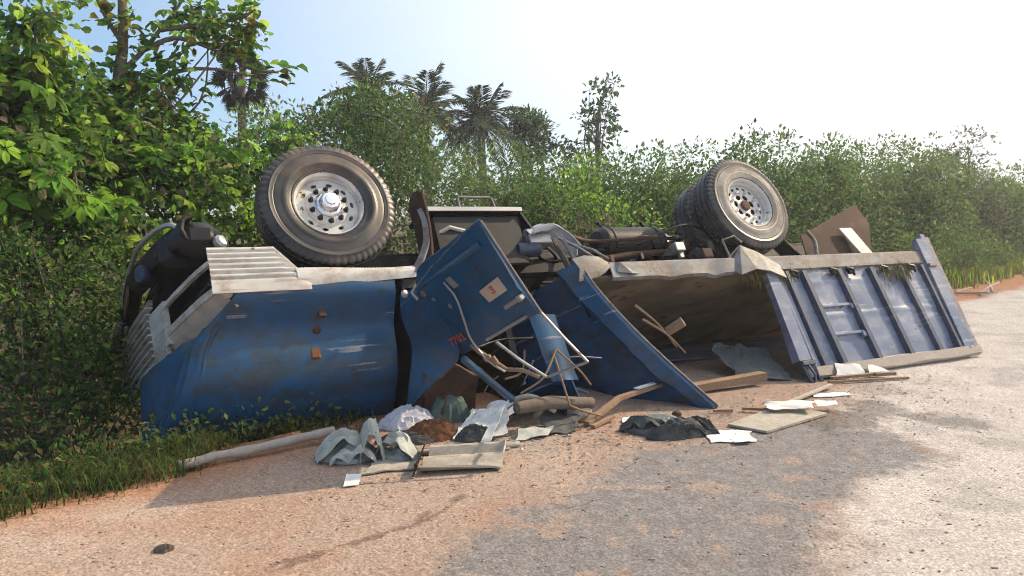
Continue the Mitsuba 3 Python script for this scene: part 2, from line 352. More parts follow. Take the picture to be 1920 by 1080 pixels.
py = 2.2 + 7.5 * r.random(k) ** 1.3; px = (r.random(k) * 2 - 1) * (py * 0.75 + 0.3)
ok = edge_d(px, py) < 0.3 + 0.2 * r.random(k)
px, py = px[ok], py[ok]; k = len(px)
sz = 0.003 + 0.006 * r.random(k) ** 3
cols = np.array([(0.30, 0.23, 0.18), (0.25, 0.23, 0.215), (0.38, 0.33, 0.29), (0.22, 0.185, 0.165), (0.28, 0.19, 0.14)])[r.integers(0, 5, k)] * r.uniform(0.75, 1.2, (k, 1))
pieces('loose_gravel', np.stack([px, py, ground_z(px, py) + sz * 0.25], -1), sz, cols, 'small loose stones scattered over the sandy road', seed=12)

# ---------------------------------------------------------------- hazy morning air round everything
scene['haze'] = {'type': 'cube', 'to_world': T().translate([60, 200, 3.4]).scale([460, 420, 6.2]), 'bsdf': {'type': 'null'}, 'interior': {'type': 'ref', 'id': 'air'}}
labels['haze'] = {'label': 'thin hazy air', 'category': 'haze', 'kind': 'stuff'}
# ---------------------------------------------------------------- the overturned tipper truck
TR = thing('dump_truck', 'blue and white tipper truck lying overturned on its roof with two wheels in the air', 'truck')
def tb(): return MB(W)
def tyre(cy, half, R, x, lug, name, par, inner=0.27, mat='m_tyre', shoulder=True):
    """revolved tyre with ribs, grooves and shoulder blocks; cy: middle plane"""
    h = half
    prof = [(inner, -h * .70), (inner + .012, -h * .84), (inner + .028, -h * .90), (inner + .036, -h * .88), (inner + .05, -h * .96), (inner + .075, -h * 1.04), (inner + .10, -h * 1.06), (inner + .125, -h * 1.02), (inner + .145, -h * .95), (R - .105, -h * .945), (R - .098, -h * .985), (R - .07, -h * .985), (R - .062, -h * .94), (R - .035, -h * .88), (R - .012, -h * .81),
            (R, -h * .74), (R, -h * .50), (R - .013, -h * .47), (R - .013, -h * .40), (R + .003, -h * .37), (R + .003, -h * .06), (R - .013, -h * .03)]
    prof = prof + [(a, -b) for a, b in prof[::-1]]
    pr = []
    for (a, b), (c, d) in zip(prof[:-1], prof[1:]):
        pr += [(a, b), ((a + c) / 2, (b + d) / 2)]
    pr.append(prof[-1])
    def fn(ang, r, hh):
        out = np.abs(hh) / h
        on = (r > R - .075) & (out > .5) & (out < .93)
        step = np.sin(ang * lug) + 0 * r
        r2 = np.where(on, r - .009 * (step < -0.35), r)
        ring = (r < R - .05) & (out > .9)
        h2 = hh + np.where(ring, np.sign(hh) * 0.004 * np.sin((r - inner) * 95), 0)
        return r2, h2
    m = tb(); m.lathe(pr, (x, cy, 0), (0, 1, 0), n=300, fn=fn)
    return put(name, m, mat, par, smooth=28)
def disc_with_holes(R, rows):
    p = sg.Point(0, 0).buffer(R, 48)
    for rad, n, w, l, off in rows:
        for k in range(n):
            a = 2 * math.pi * k / n + off
            e = sg.Point(0, 0).buffer(1, 10)
            e = sa.rotate(sa.translate(sa.scale(e, w / 2, l / 2), rad, 0), math.degrees(a), origin=(0, 0))
            p = p.difference(e)
    return p
E1, E2 = np.array([1.0, 0, 0]), np.array([0, 0, -1.0])   # a wheel's plane; E1 x E2 = +y
E3 = np.cross(E1, E2)
def wheel_front(x, cy, par, s=1):
    tyre(cy, 0.15, 0.545, x, 58, 'tyre', par)
    m = tb(); a = (0, s, 0)
    m.lathe([(.262, -.13), (.262, .095), (.278, .12), (.290, .128), (.293, .118), (.286, .10), (.272, .085), (.255, .06), (.252, .03), (.247, .028), (.247, -.13)], (x, cy, 0), a, n=72)
    put('rim', m, 'm_rim', par, smooth=30)
    p = disc_with_holes(.250, [(.205, 10, .030, .052, 0.1)])
    m = tb(); m.prism(p, (x, cy + s * .040 - .004, 0), E1, E2 if s > 0 else E2, .010)
    m.lathe([(.172, .047), (.168, .062), (.150, .078), (.118, .084), (.0, .084)], (x, cy, 0), a, n=48)
    put('wheel_disc', m, 'm_rim', par, smooth=28)
    m = tb(); m.lathe([(.112, .083), (.112, .098), (.100, .108), (.088, .112), (.082, .155), (.070, .168), (.048, .172), (.044, .184), (.0, .187)], (x, cy, 0), a, n=10)
    put('hub', m, 'm_chrome', par)
    for k in range(10):
        t = 2 * math.pi * (k + .5) / 10
        c = np.array([x + .142 * math.cos(t), cy + s * .078, .142 * math.sin(t)])
        m = tb(); m.lathe([(.024, 0), (.024, .006), (.016, .008), (.016, .034), (.012, .038), (0, .038)], c, a, n=6)
        put('wheel_nut', m, 'm_black', par)
def wheel_rear(x, cy, par, s=1):
    tyre(cy, 0.155, 0.545, x, 60, 'tyre', par)
    m = tb(); a = (0, s, 0)
    m.lathe([(.300, .146), (.318, .153), (.345, .164), (.37, .167), (.395, .162), (.415, .152), (.440, .150)], (x, cy, 0), a, n=72); put('sidewall_mud', m, 'm_dusty', par, smooth=30)
    m = tb(); m.lathe([(.262, -.13), (.262, .105), (.275, .13), (.292, .142), (.296, .132), (.29, .118), (.268, .10), (.252, .085), (.249, .02), (.244, .018), (.244, -.13)], (x, cy, 0), a, n=72)
    put('rim', m, 'm_rim', par, smooth=30)
    p = disc_with_holes(.247, [(.213, 16, .034, .050, 0.05), (.112, 7, .058, .076, 0.2)])
    m = tb(); m.prism(p, (x, cy + s * .045 - .004, 0), E1, E2, .010)
    put('wheel_disc', m, 'm_rim', par, smooth=28)
    m = tb(); m.lathe([(.245, -.03), (.10, -.03), (0, -.03)], (x, cy, 0), a, n=24)
    m.lathe([(.058, .05), (.058, .075), (.05, .085), (.0, .088)], (x, cy, 0), a, n=20)
    put('hub', m, 'm_rust', par, smooth=30)
    for k in range(8):
        t = 2 * math.pi * (k + .5) / 8
        c = np.array([x + .165 * math.cos(t), cy + s * .054, .165 * math.sin(t)])
        m = tb(); m.lathe([(.016, 0), (.016, .02), (.011, .034), (0, .034)], c, a, n=6)
        put('wheel_nut', m, 'm_rim', par)
WB = 4.53
h = holder('front_wheel', TR, 'near front wheel with ten slots in its pale disc'); wheel_front(0.0, 0.93, h)
h = holder('rear_wheel', TR, 'near rear dual wheel with dusty white sidewall'); wheel_rear(WB, 0.985, h)
tyre(0.63, 0.155, 0.545, WB, 52, 'inner_tyre', h)
h = holder('front_wheel', TR); wheel_front(0.0, -0.93, h, -1)
h = holder('rear_wheel', TR); wheel_rear(WB, -0.985, h, -1); tyre(-0.63, 0.155, 0.545, WB, 52, 'inner_tyre', h)
# dust on the upper sidewall of the rear tyre is its own pale band of dried mud
# chassis
m = tb()
for s in (-1, 1):
    m.box((2.9, s * .42, .30), (3.9, .035, .12)); m.box((2.9, s * .39, .19), (3.9, .07, .008)); m.box((2.9, s * .39, .41), (3.9, .07, .008))
for x in (-.9, .3, 1.3, 2.3, 3.4, 4.1, 5.0, 6.0, 6.7): m.box((x, 0, .30), (.05, .384, .09))
put('chassis_frame', m, 'm_black', TR)
m = tb(); m.tube([(0, -.8, .04), (0, -.5, .08), (0, 0, .09), (0, .5, .08), (0, .8, .04)], .06, 10)
for s in (-1, 1):
    for k in range(5): m.box((0, s * .42, .17 - .018 * k - .05), (.62 - .1 * k, .04, .008))
put('front_axle', m, 'm_black', TR)
m = tb(); m.tube([(WB, -.85, 0), (WB, -.3, 0), (WB, -.16, 0), (WB, .16, 0), (WB, .3, 0), (WB, .85, 0)], [.09, .09, .2, .2, .09, .09], 14)
m.tube([(1.2, 0, .22), (2.6, 0, .2), (WB - .2, 0, .05)], .05, 10)
for s in (-1, 1):
    for k in range(7): m.box((WB, s * .42, .17 - .018 * k - .03), (.75 - .09 * k, .04, .008))
put('rear_axle', m, 'm_black', TR, smooth=30)
m = tb(); m.box((-.1, 0, .55), (.55, .34, .3), bev=.06); m.box((.75, 0, .48), (.4, .2, .2), bev=.05)
put('engine', m, 'm_black', TR)

# ---- bonnet: near wing and top as one folded shell; stations run along x, profile from the near lip over the top to the far lip
HP = np.array([(1.125, .66), (1.135, .72), (1.115, .80), (1.05, .88), (.975, .965), (.925, 1.045), (.902, 1.13), (.885, 1.22), (.845, 1.32), (.78, 1.42), (.69, 1.51), (.58, 1.59), (.45, 1.655), (.30, 1.70), (.15, 1.715), (0, 1.72)])
FULL = np.vstack([HP, (HP * [-1, 1])[-2::-1]])
PROF = smooth_curve(FULL, 85)
PROF = PROF + 0.006 * (meshkit.noise(np.stack([PROF[:, 0] * 4, PROF[:, 1] * 4, 0 * PROF[:, 0]], -1), 5)[:, None] - .5)
xs = np.linspace(.375, -.50, 34)
def nose_x(y, u):   # the front edge of the bonnet: slanted, bowed forward and a little askew
    return np.interp(u, [.66, .8, .95, 1.1, 1.5, 1.72], [-.78, -.84, -.97, -1.05, -1.14, -1.20]) + np.interp(y, [-1.15, 0, .6, .86, 1.2], [-.15, -.12, -.05, 0, .02])
rows = []
def dented(xx, y, u):
    q = np.stack([xx * 1.6, y * 1.6, u * 1.6], -1)
    n1 = meshkit.fbm(q, 3, 21) - .5 + .55 * (np.abs(meshkit.noise(q * [1.1, 1.9, 1.9] + 3, 8) - .5) - .25) + .16 * (np.abs(meshkit.noise(q * 3.1 + 7, 9) - .5) - .25)
    return np.stack([xx, y - .05 * n1 * np.sign(y + 1e-9) * np.clip(np.abs(y) / .3, 0, 1), u + .035 * n1], -1)
for x in xs: rows.append(dented(x + 0 * PROF[:, 0], PROF[:, 0].copy(), PROF[:, 1].copy()))
for s_ in np.linspace(.06, 1, 18):
    y, u = PROF[:, 0].copy(), PROF[:, 1].copy()
    t = s_ * s_; dr_ = np.clip((u - .95) / .85, 0, 1)
    xx = -.50 + s_ * (nose_x(y, u) + .50)
    rows.append(dented(xx, y * (1 - .05 * t * dr_), u - .06 * t * dr_ ** 2))
for w in np.linspace(.12, 1, 9):
    q = rows[51].copy(); a_ = w * 1.57; c_ = 1 - math.cos(a_)
    up_ = np.clip((q[:, 2] - .84) / .22, 0, 1)
    q[:, 0] -= .075 * math.sin(a_) * up_; q[:, 1] *= 1 - .20 * c_ * up_; q[:, 2] = np.where(q[:, 2] > .86, .86 + (q[:, 2] - .86) * (1 - .20 * c_), q[:, 2])
    rows.append(q)
for w in (.25, .6, 1.0):
    q = rows[60].copy(); up_ = np.clip((q[:, 2] - .84) / .1, 0, 1)
    q[:, 0] += .02 * w; q[:, 1] *= 1 - .35 * w * up_; q[:, 2] = np.where(q[:, 2] > .84, .84 + (q[:, 2] - .84) * (1 - .8 * w), q[:, 2])
    rows.append(q)
P = np.array(rows)
# wing lip drops ahead of the wheel arch: handled by the white valance below
m = tb(); m.slab(P, .012)
put('bonnet', m, 'm_blue', TR, smooth=40, label='rounded dented blue bonnet with scrapes')
BON = TR + '__bonnet'
# nose bands: raised mouldings round the front of the bonnet
for i in (50, 55, 58, 60):
    Q = P[i, 11:62:2].copy()
    out = Q - np.array([-.3, 0, 1.0]); out /= np.linalg.norm(out, axis=1, keepdims=True)
    m = tb(); m.tube(Q - out * .004, .017, 8); put('nose_moulding', m, 'm_blue', BON, smooth=True)
# white lip that runs over the wheel arch
m = tb(); lx = np.linspace(.56, -.37, 30)
lip = np.array([[(x, 1.13, .615 + .012 * math.sin(x * 5)), (x, 1.150, .65 + .008 * math.sin(x * 7)), (x, 1.152, .70 + .008 * math.sin(x * 7) - .03 * (x + .37)), (x, 1.134, .765 - .055 * (x + .37))] for x in lx])
m.slab(lip, .014); put('arch_lip', m, 'm_white', BON, smooth=35, label='scuffed white lip over the wheel arch')
# ribbed white valance between headlamp and wheel arch
def val(x, t):   # t 0 at the valance's lower edge (up in the picture), 1 at the blue
    u0 = .40 if x < -.50 else .40 + (x + .50) * 1.25
    u = u0 + (.785 - u0) * t
    y = 1.09 + .058 * math.sin(min(t * 1.15, 1) * math.pi * .5)
    return x, y, u
vx = np.concatenate([np.linspace(-.97, -.5, 24), np.linspace(-.48, -.28, 12)])
V = np.zeros((len(vx), 64, 3))
for i, x in enumerate(vx):
    for j in range(64):
        t = j / 63; X_, y, u = val(x, t)
        rib = 0.011 * math.cos(2 * math.pi * (u - .42) / .047) * (1 if u < .69 else 0) * (1 if t > .02 else .3)
        V[i, j] = (X_, y + rib, u)
V[..., 1] += .02 * (meshkit.fbm(V * 3, 3, 4) - .5)
m = tb(); m.slab(V, .012); put('valance', m, 'm_white', BON, smooth=50, label='white ribbed panel ahead of the wheel arch')
# front face: white surround with the headlamp opening, grille of slats
def fx(y): return float(np.interp(y, [-1.2, -.5, 0, .5, .85, 1.12], [-1.46, -1.36, -1.26, -1.12, -1.01, -.90]))
def face(y, u): return np.array([fx(y) + .10 * max(0, (u - .6)), y, u])
def strip(pts0, pts1, th, n=18):
    a = smooth_curve(pts0, n); b = smooth_curve(pts1, n)
    return np.stack([a, (a + b) / 2, b], 1)
sur = holder('headlamp_surround', TR)
m = tb()
ys = np.linspace(1.06, .12, 16)
m.slab(np.array([[face(y, .465), face(y, .502)] for y in ys]), .03)
m.slab(np.array([[face(y, .68 + .0 * (1.06 - y)), face(y, .735)] for y in ys]), .03)
m.slab(np.array([[face(y, .47), face(y, .735)] for y in (1.075, 1.05, 1.03)]), .03)
m.slab(np.array([[face(y, .44), face(y, .80)] for y in np.linspace(.26, -.06, 8)]), .034)
put('frame', m, 'm_white', sur, smooth=35, label='white frame round the empty headlamp opening')
m = tb()
m.slab(np.array([[face(y, .733) + [.0, 0, 0], face(y, .733) + [.03, .0, .06], face(y, .733) + [.10, .0, .13]] for y in np.linspace(1.09, -.15, 22)]), .014)
put('lower_panel', m, 'm_beige', sur, smooth=40, label='beige primer strip between headlamp and bonnet')
m = tb()
m.slab(np.array([[face(y, .50) + [.14, 0, 0], face(y, .72) + [.14, 0, 0]] for y in (1.0, .6, .2)]), .01)
m.tube([face(.8, .56) + [.10, 0, 0], face(.6, .62) + [.08, 0, 0], face(.5, .60) + [.12, 0, 0]], .02, 6)
put('lamp_bowl', m, 'm_black', sur)
m = tb(); m.lathe([(.05, 0), (.05, .03), (.03, .05), (0, .05)], (-.87, 1.10, .76), (-.3, .9, .1), n=14)
put('marker_lamp_socket', m, 'm_mat', sur, smooth=30)
gr = holder('grille', TR, 'silver grille of close parallel slats')
for k in range(8):
    u = .36 + .06 * k
    m = tb(); pts = [face(y, u) for y in np.linspace(-.05, -1.02, 9)]
    m.slab(np.array([[p + [-.035, 0, -.004], p + [.02, 0, .004]] for p in pts]), .014)
    put('slat', m, 'm_white', gr)
m = tb(); m.slab(np.array([[face(y, .34) + [.10, 0, 0], face(y, .86) + [.10, 0, 0]] for y in np.linspace(-.04, -1.05, 8)]), .01)
put('backing', m, 'm_black', gr)
m = tb(); m.slab(np.array([[face(y, .80), face(y, .86)] for y in np.linspace(.2, -1.05, 14)]), .03)
m.slab(np.array([[face(y, .30), face(y, .345)] for y in np.linspace(-.03, -1.05, 12)]), .03)
put('frame', m, 'm_white', gr, smooth=30)
# bumper and the tangle in front of it
def bp(y, u): return np.array([float(np.interp(y, [-1.4, -.6, 0, .55, .9], [-1.42, -1.36, -1.34, -1.16, -1.0])), y, u])
m = tb()
ys = np.linspace(.92, -1.3, 30)
m.slab(np.array([[bp(y, .04), bp(y, .07) + [-.07, 0, 0], bp(y, .15) + [-.09, 0, 0], bp(y, .23) + [-.06, 0, 0], bp(y, .26) + [.02, 0, 0]] for y in ys]), .02)
m.box((-.97, .80, .20), (.17, .13, .15), bev=.10)
put('bumper', m, 'm_black', TR, smooth=40, label='black front bumper')
m = tb(); m.lathe([(.045, -.02), (.06, 0), (.06, .03), (.04, .05), (0, .055)], (-.84, .90, .27), (.5, .8, -.2), n=14)
put('bumper_end_cap', m, 'm_steel', TR + '__bumper', smooth=30)
m = tb(); m.tube(smooth_curve([(-1.44, -.5, .16), (-1.42, -.1, .10), (-1.36, .35, .04), (-1.24, .66, .03), (-1.14, .78, .05), (-1.06, .80, .16)], 26), .021, 8)
put('bull_bar', m, 'm_steel', TR, smooth=True, label='bent grey tube bar over the bumper')
m = tb(); m.tube(smooth_curve([(-1.46, -.7, .2), (-1.50, -.85, .28), (-1.49, -1.1, .34), (-1.44, -1.35, .42)], 12), .03, 8)
m.tube(smooth_curve([(-1.42, -.6, .30), (-1.42, -.9, .38), (-1.42, -1.2, .46)], 8), .022, 8)
put('bull_bar', m, 'm_rail', TR, smooth=True)
m = tb(); m.box((-1.02, .1, .2), (.22, .6, .14), bev=.05); m.tube([(-1.2, .1, .22), (-1.25, -.3, .24), (-1.3, -.8, .26)], .05, 8)
m.tube([(-1.1, .5, .2), (-1.24, .2, .32), (-1.2, -.1, .22)], .035, 8); m.box((-1.1, -.75, .24), (.16, .28, .12), bev=.04)
put('radiator_support', m, 'm_black', TR, smooth=30)
m = tb(); m.lathe([(.0, .03), (.07, .03), (.075, 0), (.06, -.05)], (-1.33, .30, .22), (-1, .5, .1), n=16)
put('fog_lamp', m, 'm_navy', TR, smooth=30)
m = tb(); m.quad((-1.425, .02, .19), (-1.44, -.42, .20), (-1.44, -.42, .29), (-1.425, .02, .28), .012, 6, 2); put('bumper_plate', m, 'm_rust', TR)

# ---- parts on the bonnet's side
m = tb(); m.box((-.20, 1.02, .93), (.03, .02, .03), bev=.008); put('bonnet_catch', m, 'm_rust', BON)
m = tb(); m.lathe([(.035, 0), (.03, .02), (.012, .024), (0, .02)], (-.235, .93, 1.02), (.2, .8, .5), n=14); put('lamp_socket', m, 'm_rust', BON, smooth=30)
m = tb(); m.box((-.26, .885, 1.19), (.04, .022, .05), bev=.014); put('side_lamp', m, 'm_brown', BON, label='small orange side lamp')
# ---------------------------------------------------------------- the crushed cab
m = tb()
L0 = smooth_curve([(.40, 1.12, .86), (.385, 1.11, 1.05), (.43, 1.08, 1.25), (.41, 1.04, 1.40), (.375, .97, 1.58), (.37, .86, 1.70)], 22)
L1 = smooth_curve([(.44, 1.52, .95), (.50, 1.50, 1.14), (.62, 1.45, 1.34), (.66, 1.36, 1.48), (.58, 1.24, 1.56), (.46, 1.12, 1.62)], 22)
s_ = np.linspace(0, 1, 10)[None, :, None]
G = L0[:, None] * (1 - s_) + L1[:, None] * s_
G[..., 1] += .03 * np.sin(s_[..., 0] * np.pi) + .03 * (meshkit.fbm(G * 3, 3, 7) - .5)
m.slab(G, .01); put('cowl_panel', m, 'm_blue', TR, smooth=40)
m = tb()
m.slab(np.array([[(.46, y, .62), (.48, y, 1.1), (.52, y * .96, 1.5), (.5, y * .8, 1.72)] for y in np.linspace(1.06, -1.05, 8)]), .02)
m.box((.9, -.1, .62), (.5, .9, .04)); m.box((1.42, -.1, 1.1), (.03, .95, .5))
put('bulkhead', m, 'm_black', TR)
# bonnet strap and hinge
m = tb(); m.tube([(.47, 1.42, .96), (.40, 1.45, .92), (.36, 1.44, .98), (.40, 1.43, 1.03)], .012, 6); m.tube([(.42, 1.44, .98), (.56, 1.52, 1.02)], .012, 6)
m.lathe([(.03, 0), (.03, .02), (0, .03)], (.33, 1.36, .95), (.4, .8, .3), n=12)
put('bonnet_latch', m, 'm_steel', TR, smooth=30)
# door: its own plane, hanging from the hinge side
DA = np.array([-.651, 5.65, 1.219]); DE = np.array([.533, -.749, .393]); DF = np.array([.598, .005, -.801])
DE /= np.linalg.norm(DE); DF -= DE * (DF @ DE); DF /= np.linalg.norm(DF); DN = np.cross(DE, DF)
def D(p):
    p = np.asarray(p, float) * [1.018, .965, 1]; return DA + p[..., :1] * DE + p[..., 1:2] * DF + p[..., 2:] * DN
def db(): return MB(D)
door = holder('door', TR, 'blue cab door hanging open with a small pale number plate')
m = db()
cols_ = np.linspace(0, 1, 26); rows_ = np.linspace(0, 1, 26)
G = np.zeros((26, 26, 3))
left = smooth_curve([(.0, 0), (-.13, .07), (-.235, .19), (-.26, .40), (-.25, .73)], 26); right = smooth_curve([(.83, 0), (.80, .36), (.765, .72)], 26)
for i in range(26):
    for j, c in enumerate(cols_):
        p = left[i] * (1 - c) + right[i] * c
        G[i, j] = (p[0], p[1], 0)
G[..., 2] = -.02 * np.sin(np.clip((G[..., 0] + .25) / 1.05, 0, 1) * np.pi) - .018 * np.sin(G[..., 1] / .73 * np.pi) + .030 * (meshkit.fbm(G * 3.4 + 3, 3, 9) - .5) + .035 * (np.abs(meshkit.noise(G * [4.1, 2.6, 1] + 6, 12) - .5) - .25) - .012 * np.exp(-((G[..., 1] - .50) / .02) ** 2)
m.slab(G, .035); put('skin', m, 'm_blue', door, smooth=35)
m = db()
m.tube(D.__call__([[0, 0, 0]]) * 0 + [[.83, 0, 0], [.765, .73, 0]] if False else [(.835, -.0, 0), (.80, .36, 0), (.77, .73, 0)], .010, 6)
put('edge', m, 'm_rail', door, smooth=True)
m = db(); m.tube(smooth_curve([(.835, -.004, -.004), (.42, -.004, -.02), (.0, -.004, -.004), (-.13, .066, -.006), (-.237, .19, -.008)], 24), .011, 6); put('hem', m, 'm_blue', door, smooth=True)
for a_, b_ in ((-.25, .30), (-.255, .58)):
    m = db(); m.box((a_, b_, -.02), (.035, .045, .022), bev=.008); put('hinge', m, 'm_navy', door)
m = db(); m.slab(np.array([[(x_, .10 + w_, -.036 - .012 * math.sin((x_ + .1) * 3) - .010 * (w_ == .02)) for w_ in (0, .02, .04)] for x_ in np.linspace(-.08, .74, 14)]), .006); put('pressing', m, 'm_blue', door, smooth=40)
m = db()
def frame_bar(pts, r=.010): m.tube(pts, r, 6)
frame_bar([(.765, .72, 0), (.80, .95, 0), (.835, 1.18, .01)]); frame_bar([(.835, 1.18, .01), (.39, 1.175, .02)], .011); put('window_frame', m, 'm_steel', door, smooth=True)
m = db(); frame_bar([(.19, .77, -.01), (.28, .96, -.01), (.385, 1.17, .01)], .012); put('quarter_bar', m, 'm_steel', door, smooth=True)
m = db(); m.bar((.15, .715, -.03), (.66, .70, -.03), .022, .03, (0, 0, 1)); put('sill_strip', m, 'm_steel', door)
m = db(); m.bar((.55, .575, -.045), (.74, .566, -.05), .03, .022, (0, 0, 1), bev=.006); m.box((.752, .565, -.05), (.025, .022, .025), bev=.008); put('handle', m, 'm_steel', door)
m = db(); m.quad((.452, .382, -.058), (.700, .366, -.058), (.697, .476, -.056), (.468, .486, -.056), .006, 2, 2)
pl = put('plate', m, 'm_beige', door, label='small cream plate with a red figure 3')
m = db()
m.text('3', .055, (.555, .448, -.0635), (1, 0, 0), (0, -1, 0), .002)
put('figure', m, 'm_red', pl)
m = db(); m.text('7701', .062, (-.20, .625, -.075), (.985, .02, .0), (0.02, -.985, 0), .002); put('lettering', m, 'm_red', door, label='rubbed red lettering')
m = db(); m.tube(smooth_curve([(.19, .19, -.06), (.215, .33, -.075), (.15, .50, -.09), (.09, .65, -.10), (.105, .85, -.10), (.155, .98, -.08)], 22), .0085, 7); put('mirror_arm', m, 'm_steel', door, smooth=True)
m = db(); m.quad((.215, .175, -.05), (.275, .18, -.05), (.30, .27, -.05), (.23, .27, -.05), .008); put('mirror_bracket', m, 'm_rail', door)
m = db()
m.tube(smooth_curve([(-.03, .69, -.05), (.03, .80, -.06), (.08, .85, -.06), (.15, .98, -.05)], 14), .013, 7)
m.tube(smooth_curve([(.03, .72, -.08), (.09, .78, -.09), (.13, .90, -.08)], 10), .013, 6); m.box((.10, .83, -.09), (.03, .02, .015)); m.box((.15, .87, -.09), (.02, .035, .012))
put('hinge_bar', m, 'm_wood', door, smooth=True)
m = db(); m.tube(smooth_curve([(.13, .98, -.04), (.20, 1.00, -.05), (.28, 1.04, -.04), (.36, 1.14, -.02)], 14), .016, 7); put('weatherstrip', m, 'm_wood', door, smooth=True)
for a, b, rr in ((-.12, .17, .03), (.06, .36, .022), (-.06, .25, .018)):
    m = db(); m.lathe([(rr, 0), (rr, .004), (0, .005)], (a, b, -.045), (0, 0, -1), n=12); put('scrape', m, 'm_rail', door)
# crushed roof, pillars and rear corner
m = tb(); m.bar((.62, 1.48, 1.52), (1.02, 1.36, 1.86), .05, .05, (0, 1, 0), bev=.012); put('windscreen_pillar', m, 'm_blue', TR)
m = tb(); m.tube(smooth_curve([(1.02, 1.36, 1.86), (1.12, 1.42, 1.86), (1.22, 1.44, 1.93), (1.20, 1.30, 1.99)], 12), .025, 7); m.tube(smooth_curve([(1.15, 1.42, 1.88), (1.3, 1.44, 2.0)], 5), .02, 6)
put('torn_gutter', m, 'm_mat', TR, smooth=True)
m = tb(); R_ = np.array([[(x, y, 1.84 + .10 * math.sin(x * 5 + y * 3) + .12 * (y > 1.0) * 0) for y in np.linspace(1.28, -.9, 10)] for x in np.linspace(.75, 1.75, 10)])
R_[..., 2] += .1 * (meshkit.fbm(R_ * 2.5, 3, 2) - .5); m.slab(R_, .012); put('roof', m, 'm_blue', TR, smooth=30)
m = tb()
B_ = np.array([[(1.15 + .24 * a + .13 * b, 1.66 - .12 * b + .015 * math.sin(a * 5), 1.30 + .50 * b) for b in np.linspace(0, 1, 8)] for a in np.linspace(0, 1, 8)])
B_[..., 1] -= .05 * np.abs(meshkit.noise(B_ * 7, 5) - .5); m.slab(B_, .01); put('corner_panel', m, 'm_blue', TR, smooth=40)
m = tb(); m.slab(np.array([[(1.46, 1.5, 1.35), (1.5, 1.45, 1.7), (1.58, 1.4, 1.98)], [(1.5, .4, 1.3), (1.55, .4, 1.7), (1.6, .4, 2.0)], [(1.5, -.9, 1.2), (1.55, -.9, 1.6), (1.6, -.9, 1.9)]]), .012)
put('rear_panel', m, 'm_blue', TR, smooth=30)
m = tb(); m.tube([(.95, 1.5, 1.95), (1.25, 1.46, 1.93), (1.65, 1.42, 1.97)], [.045, .055, .045], 9); put('roof_rail', m, 'm_bark', TR, smooth=True)
m = tb()
for pts in ([(1.30, 1.62, 1.60), (1.34, 1.58, 1.85), (1.36, 1.56, 2.0)], [(1.36, 1.56, 2.0), (1.5, 1.52, 2.05), (1.66, 1.5, 2.1)], [(1.33, 1.63, 1.58), (1.5, 1.6, 1.75), (1.60, 1.55, 1.86)], [(1.0, 1.52, 1.85), (1.16, 1.62, 1.78), (1.32, 1.64, 1.58)]):
    m.tube(smooth_curve(pts, 10), .008, 6)
put('torn_strip', m, 'm_wood', TR, smooth=True)
m = tb(); m.slab(np.array([[(.62 + .3 * k, .95 - .5 * k, 1.35), (.66 + .3 * k, 1.0 - .5 * k, 1.62), (.6 + .3 * k, .98 - .5 * k, 1.8)] for k in np.linspace(0, 1, 4)]), .03); put('dashboard', m, 'm_rust', TR, smooth=30)
m = tb(); st_ = np.array([[(.45 + .5 * a, 1.12 - .3 * b, 1.50 + .22 * b + .05 * math.sin(a * 9 + b * 5)) for b in np.linspace(0, 1, 10)] for a in np.linspace(0, 1, 12)])
m.slab(st_, .05); put('seat', m, 'm_rust', TR, smooth=40)

# ---- behind the front wheel: mud flap, wing blade, battery box
m = tb(); fl = np.array([[(.80 + .03 * math.sin(v * 3), .72 + .36 * a - .10 * v * a, -.20 + .70 * v + .03 * a) for a in np.linspace(0, 1, 5)] for v in np.linspace(0, 1, 10)])
fl[:, 0, 2] += .0; fl[0, :, 2] += [.10, .03, 0, .02, .08]; m.slab(fl, .018); put('mud_flap', m, 'm_rust', TR, smooth=30, label='rusty brown mud flap standing up behind the front wheel')
m = tb(); q = smooth_curve([(.70, 1.16, .12), (.72, 1.17, .25), (.70, 1.17, .42), (.62, 1.16, .58), (.55, 1.15, .68)], 16)
wd = np.linspace(.03, .075, 16)[:, None]
m.slab(np.stack([q + wd * [-.5, -.3, 0], q + [.01, .02, 0], q + wd * [.5, -.5, 0]], 1), .012); put('wing_edge', m, 'm_rail', TR, smooth=40, label='curved shiny edge of the rear wing')
bb = holder('battery_box', TR)
m = tb(); m.box((1.40, .62, .24), (.44, .20, .25), bev=.015); put('case', m, 'm_black', bb)
m = tb(); m.box((1.36, .70, -.045), (.50, .17, .018), bev=.006); put('lid', m, 'm_black', bb)
m = tb(); m.box((1.36, .875, -.045), (.50, .006, .02)); put('lid_edge', m, 'm_steel', bb)
m = tb(); m.quad((1.84, .85, -.06), (1.84, .5, -.06), (1.98, .5, .24), (1.98, .85, .24), .02); put('end_plate', m, 'm_black', bb)
m = tb(); m.tube([(1.31, .72, -.05), (1.31, .72, -.235), (1.33, .72, -.255), (1.64, .72, -.255), (1.66, .72, -.235), (1.69, .72, -.05)], .014, 8); put('step_loop', m, 'm_rail', bb, smooth=True)
m = tb(); m.lathe([(0, -.11), (.065, -.11), (.07, -.09), (.07, .09), (.065, .11), (0, .11)], (1.86, .80, .34), (1, .1, 0), n=20); put('filter_can', m, 'm_navy', TR, smooth=30)
m = tb(); m.box((1.98, .82, .26), (.12, .06, .05), bev=.01); put('bracket', m, 'm_steel', TR)
m = tb(); m.tube([(1.0, .8, .16), (1.1, .84, .12), (1.25, .82, .15)], .02, 6); put('grab_rod', m, 'm_steel', TR)
